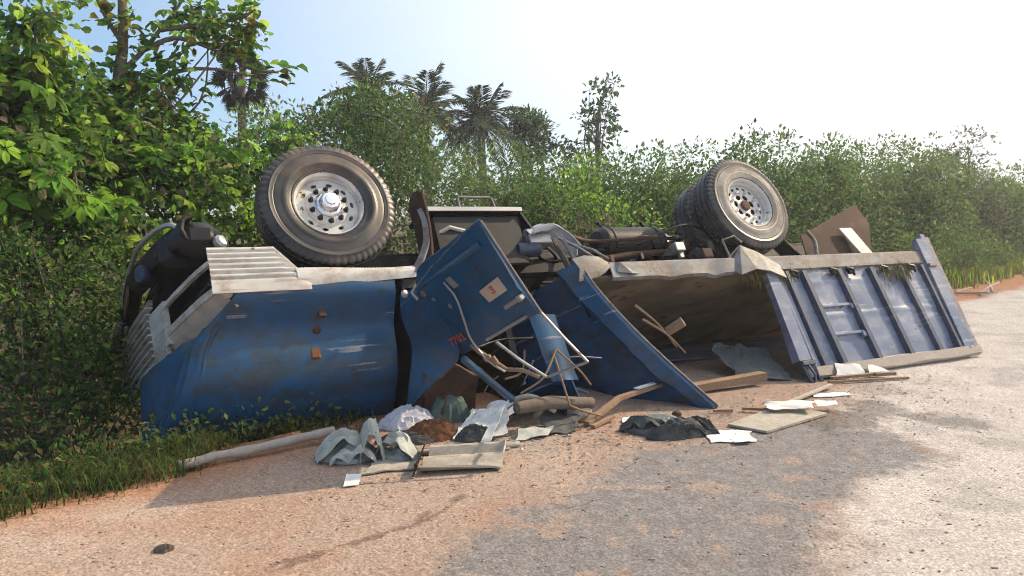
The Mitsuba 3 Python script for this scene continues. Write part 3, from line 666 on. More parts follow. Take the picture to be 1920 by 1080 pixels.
# ragged canvas over the frame and straps hanging down
m = tb(); cv = np.zeros((22, 14, 3))
for i, a in enumerate(np.linspace(0, 1, 22)):
    for j, b in enumerate(np.linspace(0, 1, 14)):
        cv[i, j] = (1.86 + .46 * a + .05 * b, .98 - .38 * b, .19 + .20 * a ** 2 - .06 * math.sin(a * 3.1) + .05 * math.sin(b * 9 + a * 4) * (b > .0))
cv[..., 2] += .10 * (meshkit.fbm(cv * [5, 9, 5], 3, 31) - .5); m.slab(cv, .01); put('canvas', m, 'm_cloth_white', TR, smooth=50, label='torn pale canvas slung over the frame')
m = tb()
m.slab(np.array([[(1.98 + .03 * s + .16 * a, 1.08, .36 + .78 * a) for s in (-1, 0, 1)] for a in np.linspace(0, 1, 6)]), .012); put('strap', m, 'm_black', TR)
m = tb(); m.slab(np.array([[(2.04 + .018 * s + .22 * a, 1.12, .40 + .72 * a) for s in (-1, 0, 1)] for a in np.linspace(0, 1, 6)]), .01); put('strap', m, 'm_cloth_dark', TR)
m = tb(); m.tube([(2.12, .95, .30), (2.2, 1.12, .5), (2.3, 1.2, .66)], .012, 6); m.tube([(2.2, .9, .32), (2.34, 1.1, .5), (2.42, 1.18, .64)], .012, 6); put('guy_wire', m, 'm_rail', TR)
# air tank
at_ = holder('air_tank', TR)
m = tb(); m.lathe([(0, -.44), (.08, -.435), (.14, -.41), (.175, -.36), (.178, -.34), (.178, .34), (.175, .36), (.14, .41), (.08, .435), (0, .44)], (3.28, .50, .16), (1, 0, 0), n=40); put('shell', m, 'm_black', at_, smooth=30)
for dx in (-.26, .30):
    m = tb(); m.lathe([(.180, -.02), (.186, -.02), (.186, .02), (.180, .02)], (3.28 + dx, .50, .16), (1, 0, 0), n=40); m.bar((3.28 + dx, .50, -.02), (3.26 + dx, .46, -.12), .035, .012, (1, 0, 0))
    put('strap', m, 'm_black', at_, smooth=30)
m = tb(); m.quad((3.5, .84, .36), (3.72, .84, .30), (3.74, .70, .38), (3.5, .70, .40), .012); put('bracket', m, 'm_rail', at_)
m = tb(); m.prism(sg.Polygon([(0, 0), (.36, 0), (.30, .26), (.22, .28)]), (3.30, .1, .05), (1, 0, 0), (0, 0, -1), .02); put('gusset', m, 'm_rust', TR)

# hoses, brackets and rods on the underside
rq = np.random.default_rng(17)
for k in range(9):
    x0 = rq.uniform(1.9, 4.0); x1 = x0 + rq.uniform(.5, 1.3); y0 = rq.uniform(.3, .95)
    q = smooth_curve([(x0, y0, rq.uniform(.15, .4)), ((x0 + x1) / 2, y0 + rq.normal(0, .12), rq.uniform(.05, .35)), (x1, y0 + rq.normal(0, .15), rq.uniform(.2, .5))], 16)
    m = tb(); m.tube(q, rq.uniform(.010, .022), 7); put('hose', m, 'm_black' if k % 3 else 'm_rust', TR, smooth=True)
for k in range(10):
    m = tb(); m.box((rq.uniform(2.4, 4.0), rq.uniform(.55, 1.05), rq.uniform(.42, .62)), rq.uniform(.02, .07, 3), bev=.008); put('bracket', m, ('m_black', 'm_rust', 'm_navy', 'm_steel')[k % 4], TR)
m = tb(); m.tube([(2.5, .62, .42), (3.1, .66, .36), (3.9, .60, .30), (4.1, .6, .1)], .035, 10); put('exhaust_pipe', m, 'm_rust', TR, smooth=True)
m = tb(); m.lathe([(0, -.3), (.11, -.3), (.12, -.27), (.12, .27), (.11, .3), (0, .3)], (5.9, .1, .28), (1, 0, 0), n=24); put('reservoir', m, 'm_black', TR, smooth=30)

for k in range(6):
    a = np.array([rq.uniform(.75, 1.5), rq.uniform(1.25, 1.6), rq.uniform(1.35, 1.8)]); b = a + rq.normal(0, 1, 3) * [.30, .10, .16]
    m = tb(); m.tube(smooth_curve([a, (a + b) / 2 + rq.normal(0, .04, 3), b], 10), rq.uniform(.005, .010), 6)
    put('loose_cable', m, ('m_black', 'm_wood', 'm_navy')[k % 3], TR, smooth=True)
# ---------------------------------------------------------------- the tipper body
bed = holder('tipper_body', TR, 'open dark blue tipper body resting upside down on its side wall')
m = tb(); F_ = np.array([[(x, y, .80 + .012 * math.sin(x * 9) * math.sin(y * 7)) for y in np.linspace(1.19, -1.15, 24)] for x in np.linspace(2.06, 6.86, 46)])
F_[..., 2] += .03 * (meshkit.fbm(F_ * 2.2, 3, 14) - .5); m.slab(F_, .012); put('floor', m, 'm_floor', bed, smooth=40, label='sandy rust-stained underside of the floor of the body')
m = tb()
for x in np.arange(2.2, 6.9, .52): m.box((x, 0, .735), (.04, 1.12, .045))
for s in (-1, 1): m.box((4.4, s * .42, .62), (2.3, .05, .07))
put('cross_member', m, 'm_black', bed)
# side rail along the near edge of the floor, bent and notched
m = tb(); rx = np.linspace(2.36, 6.80, 90)
RR = np.zeros((90, 5, 3))
for i, x in enumerate(rx):
    nz = (meshkit.noise(np.array([[x * 3.1, 0, 0]]), 4)[0] - .5) * .014; dent = .02 * math.exp(-((x - 3.05) / .10) ** 2) + .025 * math.exp(-((x - 3.6) / .08) ** 2)
    for j, (y, u) in enumerate(((1.10, .70), (1.22, .695), (1.235, .71), (1.235, .845), (1.205, .86))):
        RR[i, j] = (x, y + nz - dent * (j > 2), u + nz * .5 + dent * (j > 2) * .7)
m.slab(RR, .012); put('side_rail', m, 'm_rail', bed, smooth=35, label='pale grey scuffed rail along the floor edge')
m = tb(); m.slab(np.array([[(2.00, 1.22, .645), (2.02, 1.26, .76), (1.99, 1.24, .87)], [(2.12, 1.24, .625), (2.14, 1.27, .76), (2.10, 1.25, .86)], [(2.26, 1.24, .64), (2.27, 1.27, .74), (2.22, 1.25, .83)], [(2.38, 1.22, .70), (2.37, 1.25, .74), (2.30, 1.23, .79)]]), .012)
put('torn_corner', m, 'm_rail', bed, smooth=30, label='torn pale sheet at the front corner of the floor')
m = tb(); m.slab(np.array([[(2.40, 1.22, .70), (2.42, 1.25, .80)], [(2.46, 1.27, .71), (2.56, 1.27, .83)], [(2.55, 1.22, .73), (2.66, 1.24, .82)]]), .01); put('torn_tab', m, 'm_rail', bed)
# headboard: dark sheet behind the bent front post
p0 = smooth_curve([(2.00, 1.20, .70), (2.06, 1.24, .95), (2.22, 1.33, 1.35), (2.46, 1.42, 1.78), (2.72, 1.49, 2.17)], 40)
m = tb(); wv = np.array([.0, .05, .10, .16])
tp = np.linspace(1, .55, 40)[:, None]
BE = np.stack([p0 + tp * [-.05, -.16, 0], p0 + tp * [-.085, -.10, .0], p0 + [.02, .035, 0], p0 + [.06, .045, 0], p0 + [.075, .0, 0]], 1)
BE += .02 * (meshkit.fbm(BE * 4, 3, 17)[..., None] - .5); BE[:, :2] += .09 * (meshkit.fbm(BE[:, :2] * 5 + 3, 3, 23)[..., None] - .5) * np.array([1, .6, .3]); m.slab(BE, .012)
put('front_post', m, 'm_blue', bed, smooth=35, label='long bent blue corner post slanting down to the road')
m = tb(); m.tube(p0[2:] + [.055, .052, 0], .008, 6); put('post_edge', m, 'm_rail', bed, smooth=True)
m = tb(); k = np.linspace(0, 1, 16)
HB = np.zeros((40, 16, 3))
for i in range(40):
    far = np.array([2.0 + .004 * i, -1.15, .75 + .028 * i])
    for j, a in enumerate(k): HB[i, j] = p0[i] * (1 - a) + far * a + [-.10 * math.sin(a * 3.1) + .05 * math.sin(a * 22), 0, 0]
HB[..., 0] += .06 * (meshkit.fbm(HB * 2, 3, 19) - .5); m.slab(HB, .012); put('headboard', m, 'm_blue', bed, smooth=35)
# far side wall, folded under
m = tb(); m.slab(np.array([[(x, -1.16, .79), (x, -.75, .96 + .03 * math.sin(x * 3)), (x, -.25, 1.17 + .03 * math.sin(x * 4)), (x, .05 + .1 * math.sin(x * 2.2), 1.36)] for x in np.linspace(2.3, 6.8, 40)]), .012); put('far_wall', m, 'm_bed', bed, smooth=40)
# rear half of the near wall
wall = holder('side_wall', bed, 'blue-grey ribbed steel side wall with dusty scratches')
Wp = np.zeros((60, 44, 3))
for i, x in enumerate(np.linspace(4.36, 6.92, 60)):
    for j, u in enumerate(np.linspace(.83, 1.95, 44)):
        seam = .012 * (math.exp(-((u - 1.00) / .012) ** 2) + math.exp(-((u - 1.37) / .010) ** 2))
        Wp[i, j] = (x, 1.205 + seam + .022 * (meshkit.noise(np.array([[x * 2.4, u * 2.6, 0]]), 3)[0] - .5) + .012 * (meshkit.noise(np.array([[x * 7, u * 7, 3]]), 3)[0] - .5) - .025 * math.exp(-((x - 5.1) / .2) ** 2 - ((u - 1.72) / .16) ** 2), u)
m = tb(); m.slab(Wp, .01); put('sheet', m, 'm_bed', wall, smooth=45)
def rib(x0, x1, w=.055, d=.06, u0=.88, u1=1.93, mat='m_navy', name='rib'):
    m = tb()
    a = np.array([x0, 1.205, u0]); b = np.array([x1, 1.205, u1])
    sec = [(-w / 2 - .012, 0), (-w / 2, d), (w / 2, d), (w / 2 + .012, 0)]
    t = np.linspace(0, 1, 12)[:, None, None]
    S = np.array([(sx, sy, 0) for sx, sy in sec])[None]
    m.slab((a * (1 - t) + b * t) + S, .008)
    return put(name, m, mat, wall, smooth=20)
for x in (4.80, 5.34, 5.86, 6.36): rib(x - .05, x + .03)
rib(4.50, 4.55, .04); rib(6.70, 6.74, .035)
for u in (1.275, 1.585):
    m = tb(); m.box((5.075, 1.225, u), (.235, .02, .016), bev=.005); m.box((5.29, 1.235, u + .025), (.03, .02, .03), bev=.006); put('rung', m, 'm_bed', wall)
m = tb(); m.slab(np.array([[(x, 1.22, 1.90 + .012 * math.sin(x * 3)), (x, 1.265, 1.905), (x, 1.265, 1.985 + .008 * math.sin(x * 7)), (x, 1.22, 1.99)] for x in np.linspace(4.38, 7.06, 24)]), .03); put('bottom_board', m, 'm_palewood', wall, smooth=25, label='weathered pale board along the bottom of the wall')
m = tb()
m.slab(np.array([[(4.20 + .02 * math.sin(t * 4), 1.19, .82 + 1.0 * t), (4.20, 1.27, .82 + 1.0 * t), (4.335 + .015 * t, 1.275, .82 + 1.0 * t), (4.35 + .015 * t, 1.20, .82 + 1.0 * t)] for t in np.linspace(0, 1, 12)]), .012)
put('front_pillar', m, 'm_bed', wall, smooth=20)
m = tb(); m.bar((4.42, 1.22, .85), (4.46, 1.22, 1.97), .035, .07, (1, 0, 0)); put('front_channel', m, 'm_bed', wall)
m = tb(); m.box((4.30, 1.26, 1.85), (.09, .03, .022), bev=.006); m.box((4.31, 1.24, 1.93), (.055, .02, .06)); m.bar((4.23, 1.25, 1.86), (4.27, 1.26, 2.05), .03, .03); m.bar((4.37, 1.25, 1.86), (4.40, 1.26, 2.05), .03, .03)
m.tube([(4.28, 1.28, 1.87), (4.31, 1.29, 1.97), (4.29, 1.28, 2.04)], .012, 6)
put('hinge_lug', m, 'm_navy', wall)
for x, dx in ((6.84, .045), (6.935, .03)):
    m = tb(); m.slab(np.array([[(x - dx, 1.20, u), (x - dx, 1.27, u), (x + dx, 1.275, u), (x + dx, 1.20, u)] for u in np.linspace(.50 if x > 6.9 else .56, 1.93, 8)]), .012); put('rear_post', m, 'm_bed', wall, smooth=20)
m = tb(); m.box((7.03, 1.21, 1.23), (.035, .05, .70), bev=.008); put('rear_post', m, 'm_rail', wall)
m = tb(); m.box((6.86, 1.28, .90), (.07, .02, .022), bev=.005); put('latch', m, 'm_rail', wall)
# hinge lugs and torn tabs under the rail
r = np.random.default_rng(5)
for x in (4.60, 5.20, 5.46, 6.02, 6.5):
    m = tb(); m.box((x, 1.25, .905), (.035, .022, .035), bev=.006); m.tube([(x - .04, 1.26, .87), (x + .02, 1.28, .90), (x + .05, 1.25, .96)], .014, 6); put('hinge_lug', m, 'm_black', wall)
# gusset at the middle corner
m = tb()
m.slab(np.array([[(3.80, 1.20, .80), (3.86, 1.28, .90)], [(3.98, 1.27, .58), (4.05, 1.31, .86)], [(4.18, 1.27, .66), (4.20, 1.33, .90)], [(4.46, 1.24, .80), (4.42, 1.30, .97)]]), .012)
m.slab(np.array([[(3.98, 1.27, .58), (3.70, 1.18, .78)], [(4.0, 1.20, .60), (3.95, 1.10, .78)]]), .012)
put('gusset_plate', m, 'm_rail', bed, label='bent pale gusset plate at the middle post')
m = tb(); m.tube([(3.85, 1.22, .70), (3.83, 1.22, .49), (3.98, 1.24, .46), (4.08, 1.22, .52)], .012, 7); put('hook_rod', m, 'm_rail', bed, smooth=True)
# rear mudguard plates and the white bar over the wheel
m = tb(); m.prism(sg.Polygon([(0, 0), (1.16, .42), (1.27, .16), (1.02, -.40), (-.05, -.36)]), (5.42, .86, .29), (1, 0, 0), (0, 0, -1), .016); put('mudguard', m, 'm_rust', TR, label='dark brown mudguard plate behind the rear wheel')
m = tb(); m.slab(np.array([[(4.95, .60 + .1 * s, .34), (5.2, .62 + .1 * s, .30), (5.45, .64 + .1 * s, .66)] for s in (0, 1, 2)]), .014); put('mudguard', m, 'm_black', TR)
m = tb(); m.tube(smooth_curve([(5.40, .98, .28), (5.44, 1.0, .42), (5.38, 1.0, .60)], 10), .022, 7); put('light_bar', m, 'm_rail', TR, smooth=True)
m = tb(); m.quad((6.02, .93, .23), (6.24, .93, .23), (6.42, .97, .68), (6.24, .97, .70), .018, 5, 2); put('bumper_bar', m, 'm_white', TR, label='white painted bar sloping behind the rear wheel')
# ---------------------------------------------------------------- vegetation
LEAFC = {
    'bright': [(.085, .165, .020), (.115, .195, .025), (.060, .130, .022), (.150, .205, .035)],
    'mid': [(.045, .095, .020), (.060, .115, .026), (.075, .125, .030), (.035, .075, .020)],
    'dark': [(.028, .058, .022), (.038, .072, .026), (.022, .048, .020), (.050, .080, .030)],
    'olive': [(.080, .100, .034), (.100, .115, .045), (.065, .085, .034), (.120, .110, .055)],
    'hedge': [(.055, .105, .034), (.068, .122, .042), (.045, .090, .034), (.085, .125, .048)],
    'dusty': [(.085, .082, .060), (.105, .098, .075), (.070, .074, .052), (.12, .10, .085)],
    'yellow': [(.20, .19, .03), (.26, .20, .04)],
    'brown': [(.13, .075, .035), (.17, .10, .05)],
    'grass': [(.085, .115, .030), (.060, .095, .028), (.120, .125, .045), (.16, .145, .06)],
}
GAIN = {'bright': 2.5, 'mid': 1.8, 'olive': 1.9, 'hedge': 1.7, 'dark': 1.5, 'grass': 1.0, 'dusty': 1.35, 'palm': 1.2}
def pick(r, mixt, n):
    """colours of n leaves, each leaf its own, from weighted palettes"""
    names = list(mixt); w = np.array([mixt[k] for k in names], float); w /= w.sum()
    which = r.choice(len(names), n, p=w); out = np.zeros((n, 3))
    for i, k in enumerate(names):
        pal = np.array(LEAFC[k]); s = which == i
        out[s] = pal[r.integers(0, len(pal), s.sum())] * r.uniform(.75, 1.3, (s.sum(), 1)) * GAIN.get(names[i], 1.0)
    return out
def unit(v): return v / (np.linalg.norm(v, axis=-1, keepdims=True) + 1e-9)
def leaf_arrays(p, d, n, L, wd, cols, fold=.18, droop=.25):
    """folded lance-shaped leaves, four triangles each"""
    k = len(p); s = unit(np.cross(d, n)); n = np.cross(s, d)
    L = np.asarray(L)[:, None]; wd = np.asarray(wd)[:, None]
    mid = p + d * L * .48 - n * L * .02
    tip = p + d * L - n * L * droop
    a = p + d * L * .40 + s * wd * .5 + n * wd * fold; b = p + d * L * .40 - s * wd * .5 + n * wd * fold
    a2 = p + d * L * .78 + s * wd * .42 + n * (wd * fold * .6 - L * droop * .4); b2 = p + d * L * .78 - s * wd * .42 + n * (wd * fold * .6 - L * droop * .4)
    v = np.stack([p, a, a2, tip, b2, b, mid], 1).reshape(-1, 3)
    f = np.array([(0, 1, 6), (1, 2, 6), (2, 3, 6), (6, 3, 4), (6, 4, 5), (0, 6, 5)])
    f = (f[None] + 7 * np.arange(k)[:, None, None]).reshape(-1, 3)
    return v, f, np.repeat(cols, 7, 0)
def small_leaves(p, d, n, L, wd, cols, fold=.2):
    """two triangles each, folded along the midrib"""
    k = len(p); s = unit(np.cross(d, n)); n = np.cross(s, d); L = np.asarray(L)[:, None]; wd = np.asarray(wd)[:, None]
    v = np.stack([p, p + d * L * .45 + s * wd * .5 + n * wd * fold, p + d * L, p + d * L * .45 - s * wd * .5 + n * wd * fold], 1).reshape(-1, 3)
    f = (np.array([(0, 1, 2), (0, 2, 3)])[None] + 4 * np.arange(k)[:, None, None]).reshape(-1, 3)
    return v, f, np.repeat(cols, 4, 0)
def join(parts):
    o, vs, fs, cs = 0, [], [], []
    for v, f, c in parts:
        vs.append(v); fs.append(f + o); cs.append(c); o += len(v)
    return np.vstack(vs), np.vstack(fs), np.vstack(cs)
def clump_points(r, lobes, n, per=9, lo=.35, spread=.17, bumpy=.5):
    """clump centres through the lobes (denser near their uneven surface), then leaves about each; returns points and outward directions"""
    lob = np.array(lobes); vol = lob[:, 3] ** 2 * lob[:, 4]
    nc = max(1, n // per); li = r.choice(len(lob), nc, p=vol / vol.sum())
    d = unit(r.normal(size=(nc, 3)))
    rad = lo + (1.06 - lo) * r.random(nc) ** .45
    w = 1 + bumpy * (meshkit.fbm(d * 1.9 + li[:, None] * 5.3, 3, 5) - .5)
    R3 = np.stack([lob[li, 3], lob[li, 3], lob[li, 4]], 1)
    c = lob[li, :3] + d * R3 * (rad * w)[:, None]
    idx = np.repeat(np.arange(nc), per)
    o = unit(r.normal(size=(len(idx), 3)))
    sp = spread * np.sqrt(lob[li[idx], 3] / .5)
    return c[idx] + o * (sp * r.random(len(idx)) ** .5)[:, None], unit(d[idx] * .5 + o * .9 + [0, 0, .25]), c, d
def crown(r, lobes, n, L, mixt, per=9, wr=.5, lo=.35, spread=.17, big=False, bumpy=.5, floor=None):
    p, d, c, dc = clump_points(r, lobes, n, per, lo, spread, bumpy)
    if floor is not None:
        ok = p[:, 2] > ground_z(p[:, 0], p[:, 1]) + floor; p, d = p[ok], d[ok]
    k = len(p)
    d = unit(d + r.normal(0, .35, (k, 3)) - [0, 0, .15])
    nrm = unit(r.normal(0, .55, (k, 3)) + [0, 0, 1.0])
    LL = L * r.uniform(.6, 1.3, k)
    fn = leaf_arrays if big else small_leaves
    return fn(p, d, nrm, LL, LL * wr * r.uniform(.8, 1.2, k), pick(r, mixt, k))
def rosettes(r, lobes, n, L, mixt, per=8, wr=.46, lo=.5, bumpy=.5):
    """whorls of large leaves spreading from the twig ends"""
    _, _, c, dc = clump_points(r, lobes, n, per, lo, .1, bumpy)
    k = len(c); nrm = unit(dc * .7 + r.normal(0, .35, (k, 3)) + [0, 0, .9])
    e1 = unit(np.cross(nrm, r.normal(size=(k, 3)))); e2 = np.cross(nrm, e1)
    a = np.arange(per)[None] * 2 * np.pi / per + r.normal(0, .16, (k, per)); dr_ = r.uniform(.05, .55, (k, 1, 1))
    d = unit(np.cos(a)[..., None] * e1[:, None] + np.sin(a)[..., None] * e2[:, None] - nrm[:, None] * dr_ + r.normal(0, .08, (k, per, 3))).reshape(-1, 3)
    s = np.repeat(r.uniform(.7, 1.25, k), per) * r.uniform(.85, 1.15, k * per) * L
    base = pick(r, mixt, k); cols = np.repeat(base, per, 0) * r.uniform(.85, 1.15, (k * per, 1))
    return leaf_arrays(np.repeat(c, per, 0) + d * .02, d, np.repeat(nrm, per, 0), s, s * wr, cols, fold=.12, droop=.2)
def twigs(m, r, base, lobes, k, rad=.012, n=5):
    """limbs from the base into the lobes"""
    base = np.asarray(base, float)
    for i in range(k):
        l = lobes[i % len(lobes)]
        e = np.array(l[:3]) + r.normal(0, .35, 3) * [l[3], l[3], l[4]]
        mid = base * .45 + e * .55 + r.normal(0, .12, 3) * np.linalg.norm(e - base) * .6
        q = smooth_curve([base + r.normal(0, .02, 3), mid, e], 9)
        m.tube(q, np.linspace(rad, rad * .3, 9), n, cap=False)
def plant(name, label, cat, lobes, n, L, mixt, seed, group=None, base=None, trunk=0, rad=.03, bsdf='m_leaf', extra=None, whorl=None, **kw):
    r = np.random.default_rng(seed)
    if whorl: extra = [rosettes(r, lobes, whorl[0], whorl[1], whorl[2])]
    key = thing(name, label, cat, group)
    parts = [crown(r, lobes, n, L, mixt, **kw)] + (extra or [])
    v, f, c = join(parts)
    lob = np.array(lobes)
    if base is None:
        x, y = lob[:, 0].mean(), lob[:, 1].mean(); base = (x, y, float(ground_z(x, y)) - .05)
    scene[key + '__crown'] = mikit.ply((v, f), bsdf, color=c)
    m = MB(); twigs(m, r, base, lobes, max(trunk, 6), rad)
    put('branches', m, 'm_bark', key, smooth=True, kind='stuff')
    return key
r = np.random.default_rng(3)

# --- left: broad-leaved trees and creepers on the verge
LT = [(-4.61, 7.60, 3.20, .45, .40), (-4.53, 7.90, 2.90, .38, .44), (-4.62, 7.40, 2.63, .45, .45), (-4.52, 7.70, 2.32, .47, .36), (-4.59, 7.20, 1.94, .44, .29), (-4.40, 7.80, 3.55, .26, .28), (-5.2, 7.6, 2.6, .6, .8)]
left_tree = plant('broadleaf_tree', 'tall light green broad-leaved tree at the left edge of the photo', 'tree', LT, 2000, .10, {'bright': 3, 'mid': 3, 'olive': 1, 'yellow': .15, 'brown': .2}, 31, whorl=(1500, .17, {'bright': 3, 'mid': 2, 'olive': .8, 'yellow': .1}), base=(-4.9, 7.8, -.3), rad=.05, per=20, wr=.68, big=True, spread=.22, lo=.35)
TBL = [(-3.75, 9.65, 3.85, .42, .22), (-3.35, 9.8, 3.72, .30, .2), (-3.2, 9.8, 4.05, .22, .16), (-4.15, 9.4, 3.12, .4, .25), (-4.73, 9.00, 2.75, .45, .40), (-4.44, 9.40, 2.74, .53, .45), (-4.16, 9.60, 2.52, .48, .35), (-3.92, 9.80, 2.60, .36, .24), (-4.48, 9.00, 2.34, .55, .43), (-4.9, 9.3, 2.3, .5, .5)]
tb_key = plant('branching_tree', 'tree with a forked vine-wrapped trunk standing out against the sky at the upper left', 'tree', TBL, 2300, .09, {'bright': 2, 'mid': 3, 'dark': 1.2, 'olive': 1, 'brown': .25}, 32, whorl=(1700, .14, {'bright': 2.4, 'mid': 2.4, 'olive': .8}), base=(-4.5, 9.2, 2.2), rad=.02, per=20, wr=.68, big=True, spread=.19, lo=.35)
m = MB()
m.tube(smooth_curve([(-4.40, 9.0, -.3), (-4.42, 9.0, 1.11), (-4.47, 9.2, 2.6), (-4.52, 9.25, 3.1), (-4.48, 9.3, 3.55), (-4.46, 9.3, 4.2)], 24), np.linspace(.11, .045, 24), 10)
put('trunk', m, 'm_bark', tb_key, smooth=True)
limbs = [[(-4.5, 9.25, 3.2), (-4.28, 9.4, 3.50), (-4.13, 9.5, 3.75), (-3.9, 9.6, 4.11), (-3.8, 9.6, 4.4)], [(-4.28, 9.4, 3.5), (-3.95, 9.5, 3.65), (-3.59, 9.7, 3.56), (-3.37, 9.8, 3.45)], [(-4.45, 9.2, 2.9), (-4.0, 9.5, 3.25), (-3.6, 9.7, 3.33), (-3.2, 9.9, 3.28)], [(-4.13, 9.5, 3.75), (-3.7, 9.7, 3.85), (-3.3, 9.8, 3.95), (-3.1, 9.8, 4.05)], [(-4.48, 9.3, 3.55), (-4.62, 9.25, 3.8), (-4.72, 9.2, 4.05)], [(-3.3, 9.8, 3.4), (-3.1, 9.9, 3.35), (-2.9, 10, 3.34)]]
for q in limbs:
    m = MB(); q = smooth_curve(q, 14); m.tube(q, np.linspace(.034, .012, 14), 7); put('limb', m, 'm_bark', tb_key, smooth=True)
# big leaves one by one in rosettes on the open limbs
LV = []
rl = np.random.default_rng(77)
for k in range(14):
    mx = {'bright': 3, 'mid': 2.5, 'olive': 1.0} if k < 12 else {'yellow': 1}
    L_ = .14 if k % 3 else .17
    v, f, c = leaf_arrays(np.zeros((1, 3)), np.array([[1.0, 0, 0]]), np.array([[0, 0, 1.0]]), [L_], [L_ * rl.uniform(.6, .78)], pick(rl, mx, 1), fold=rl.uniform(.05, .3), droop=rl.uniform(.05, .4))
    LV.append(mikit.ply((v, f), 'm_leaf', color=c))
def place_leaf(parent, p, d, n, i):
    d = d / np.linalg.norm(d); s = np.cross(n, d); s /= np.linalg.norm(s); n = np.cross(d, s)
    M = np.eye(4); M[:3, 0], M[:3, 1], M[:3, 2], M[:3, 3] = d, s, n, p
    key = parent + '__leaf'; k = 0
    while key in scene: k += 1; key = f'{parent}__leaf_{k:03d}'
    scene[key] = {**LV[i % 14], 'to_world': T(M)}
ros = [(-3.88, 9.6, 4.08), (-3.75, 9.6, 3.92), (-3.6, 9.6, 4.02), (-3.45, 9.75, 3.9), (-3.2, 9.8, 4.0), (-3.12, 9.8, 4.12), (-3.05, 9.8, 3.86), (-3.25, 9.8, 3.72), (-3.75, 9.65, 3.66), (-3.6, 9.65, 3.74), (-3.5, 9.7, 3.62), (-3.38, 9.8, 3.48), (-3.30, 9.85, 3.58), (-3.18, 9.9, 3.5), (-3.22, 9.9, 3.32), (-2.85, 10, 3.32), (-2.92, 10, 3.36), (-4.2, 9.4, 3.6), (-4.1, 9.5, 3.42), (-3.95, 9.5, 3.38), (-4.4, 9.3, 3.75), (-4.44, 9.3, 4.0), (-4.7, 9.2, 4.03), (-4.66, 9.2, 3.92), (-4.38, 9.3, 3.3), (-3.7, 9.7, 3.36), (-3.85, 9.6, 3.28), (-4.3, 9.4, 3.15), (-3.5, 9.8, 3.3), (-3.05, 9.95, 3.36)]
ros = ros[:24] + [(-4.52, 9.2, 3.15), (-4.5, 9.2, 3.4), (-4.4, 9.25, 3.55), (-4.47, 9.2, 3.8), (-4.2, 9.4, 3.25), (-3.95, 9.5, 3.12), (-3.7, 9.6, 3.05), (-3.35, 9.9, 3.9)]
n_leaf = 0
for c in ros:
    for j in range(9):
        a = rl.uniform(0, 6.28); d = np.array([math.cos(a), math.sin(a), rl.uniform(-.5, .45)])
        place_leaf(tb_key, np.array(c) + rl.normal(0, .07, 3), d, unit(rl.normal(0, .4, 3) + [0, 0, 1.0]), n_leaf); n_leaf += 1
plant('broadleaf_shrub', 'bright green shrub leaning over the bumper from the left', 'shrub', [(-4.23, 8.20, 1.98, .61, .44), (-4.34, 7.40, 1.50, .60, .40), (-4.28, 7.10, 2.07, .53, .29), (-3.89, 8.80, 2.01, .65, .48), (-3.94, 8.00, 1.44, .54, .38), (-4.9, 8, 1.6, .6, .6)], 2600, .085, {'bright': 1, 'mid': 3, 'dark': 2.4, 'olive': 1, 'dusty': .5}, 33, whorl=(1500, .155, {'bright': 3, 'mid': 2}), per=22, wr=.68, big=True, spread=.21, lo=.3)
plant('broadleaf_shrub', 'sunlit yellow-green shrub directly behind the front wheel', 'shrub', [(-3.66, 9.60, 2.20, .58, .42), (-3.28, 10.00, 2.25, .61, .38), (-3.47, 9.20, 1.66, .62, .44), (-3.92, 9.30, 2.15, .50, .38), (-3.10, 10.40, 2.50, .49, .30), (-3.30, 9.40, 1.35, .57, .38), (-2.7, 10.2, 2.15, .5, .35), (-2.75, 10, 1.5, .5, .5)], 3200, .085, {'bright': 1.6, 'mid': 2.6, 'olive': 1.4, 'dark': 1.6, 'dusty': .4}, 34, whorl=(1700, .135, {'bright': 3.4, 'mid': 1.6, 'olive': 1}), per=20, wr=.68, big=True, spread=.20, lo=.3)
VN = [(-4.03, 6.60, 1.06, .49, .40), (-3.80, 6.90, .85, .47, .42), (-3.76, 7.40, 1.10, .40, .40), (-3.94, 6.20, .59, .46, .34), (-3.69, 6.40, .38, .48, .30), (-3.64, 7.00, .41, .38, .38), (-3.39, 6.40, .11, .30, .22), (-3.77, 7.80, .75, .32, .42), (-3.64, 7.60, .36, .31, .31), (-4.37, 6.80, 1.37, .37, .28), (-4.6, 6.6, .7, .5, .6), (-4.5, 5.9, .5, .5, .5), (-3.3, 7.4, .1, .35, .4), (-4.2, 5.7, .25, .45, .35), (-3.7, 5.7, .1, .4, .25), (-3.3, 6.1, .0, .35, .25), (-4.9, 6.4, 1.0, .6, .7)]
plant('creeper_thicket', 'tangled dark creeper thicket with small glossy leaves beside the bumper', 'shrub', VN, 13000, .066, {'mid': 3, 'dark': 3, 'olive': 1.4, 'bright': .5, 'dusty': .5}, 35, per=10, wr=.55, spread=.13, lo=.2, rad=.012, trunk=40)
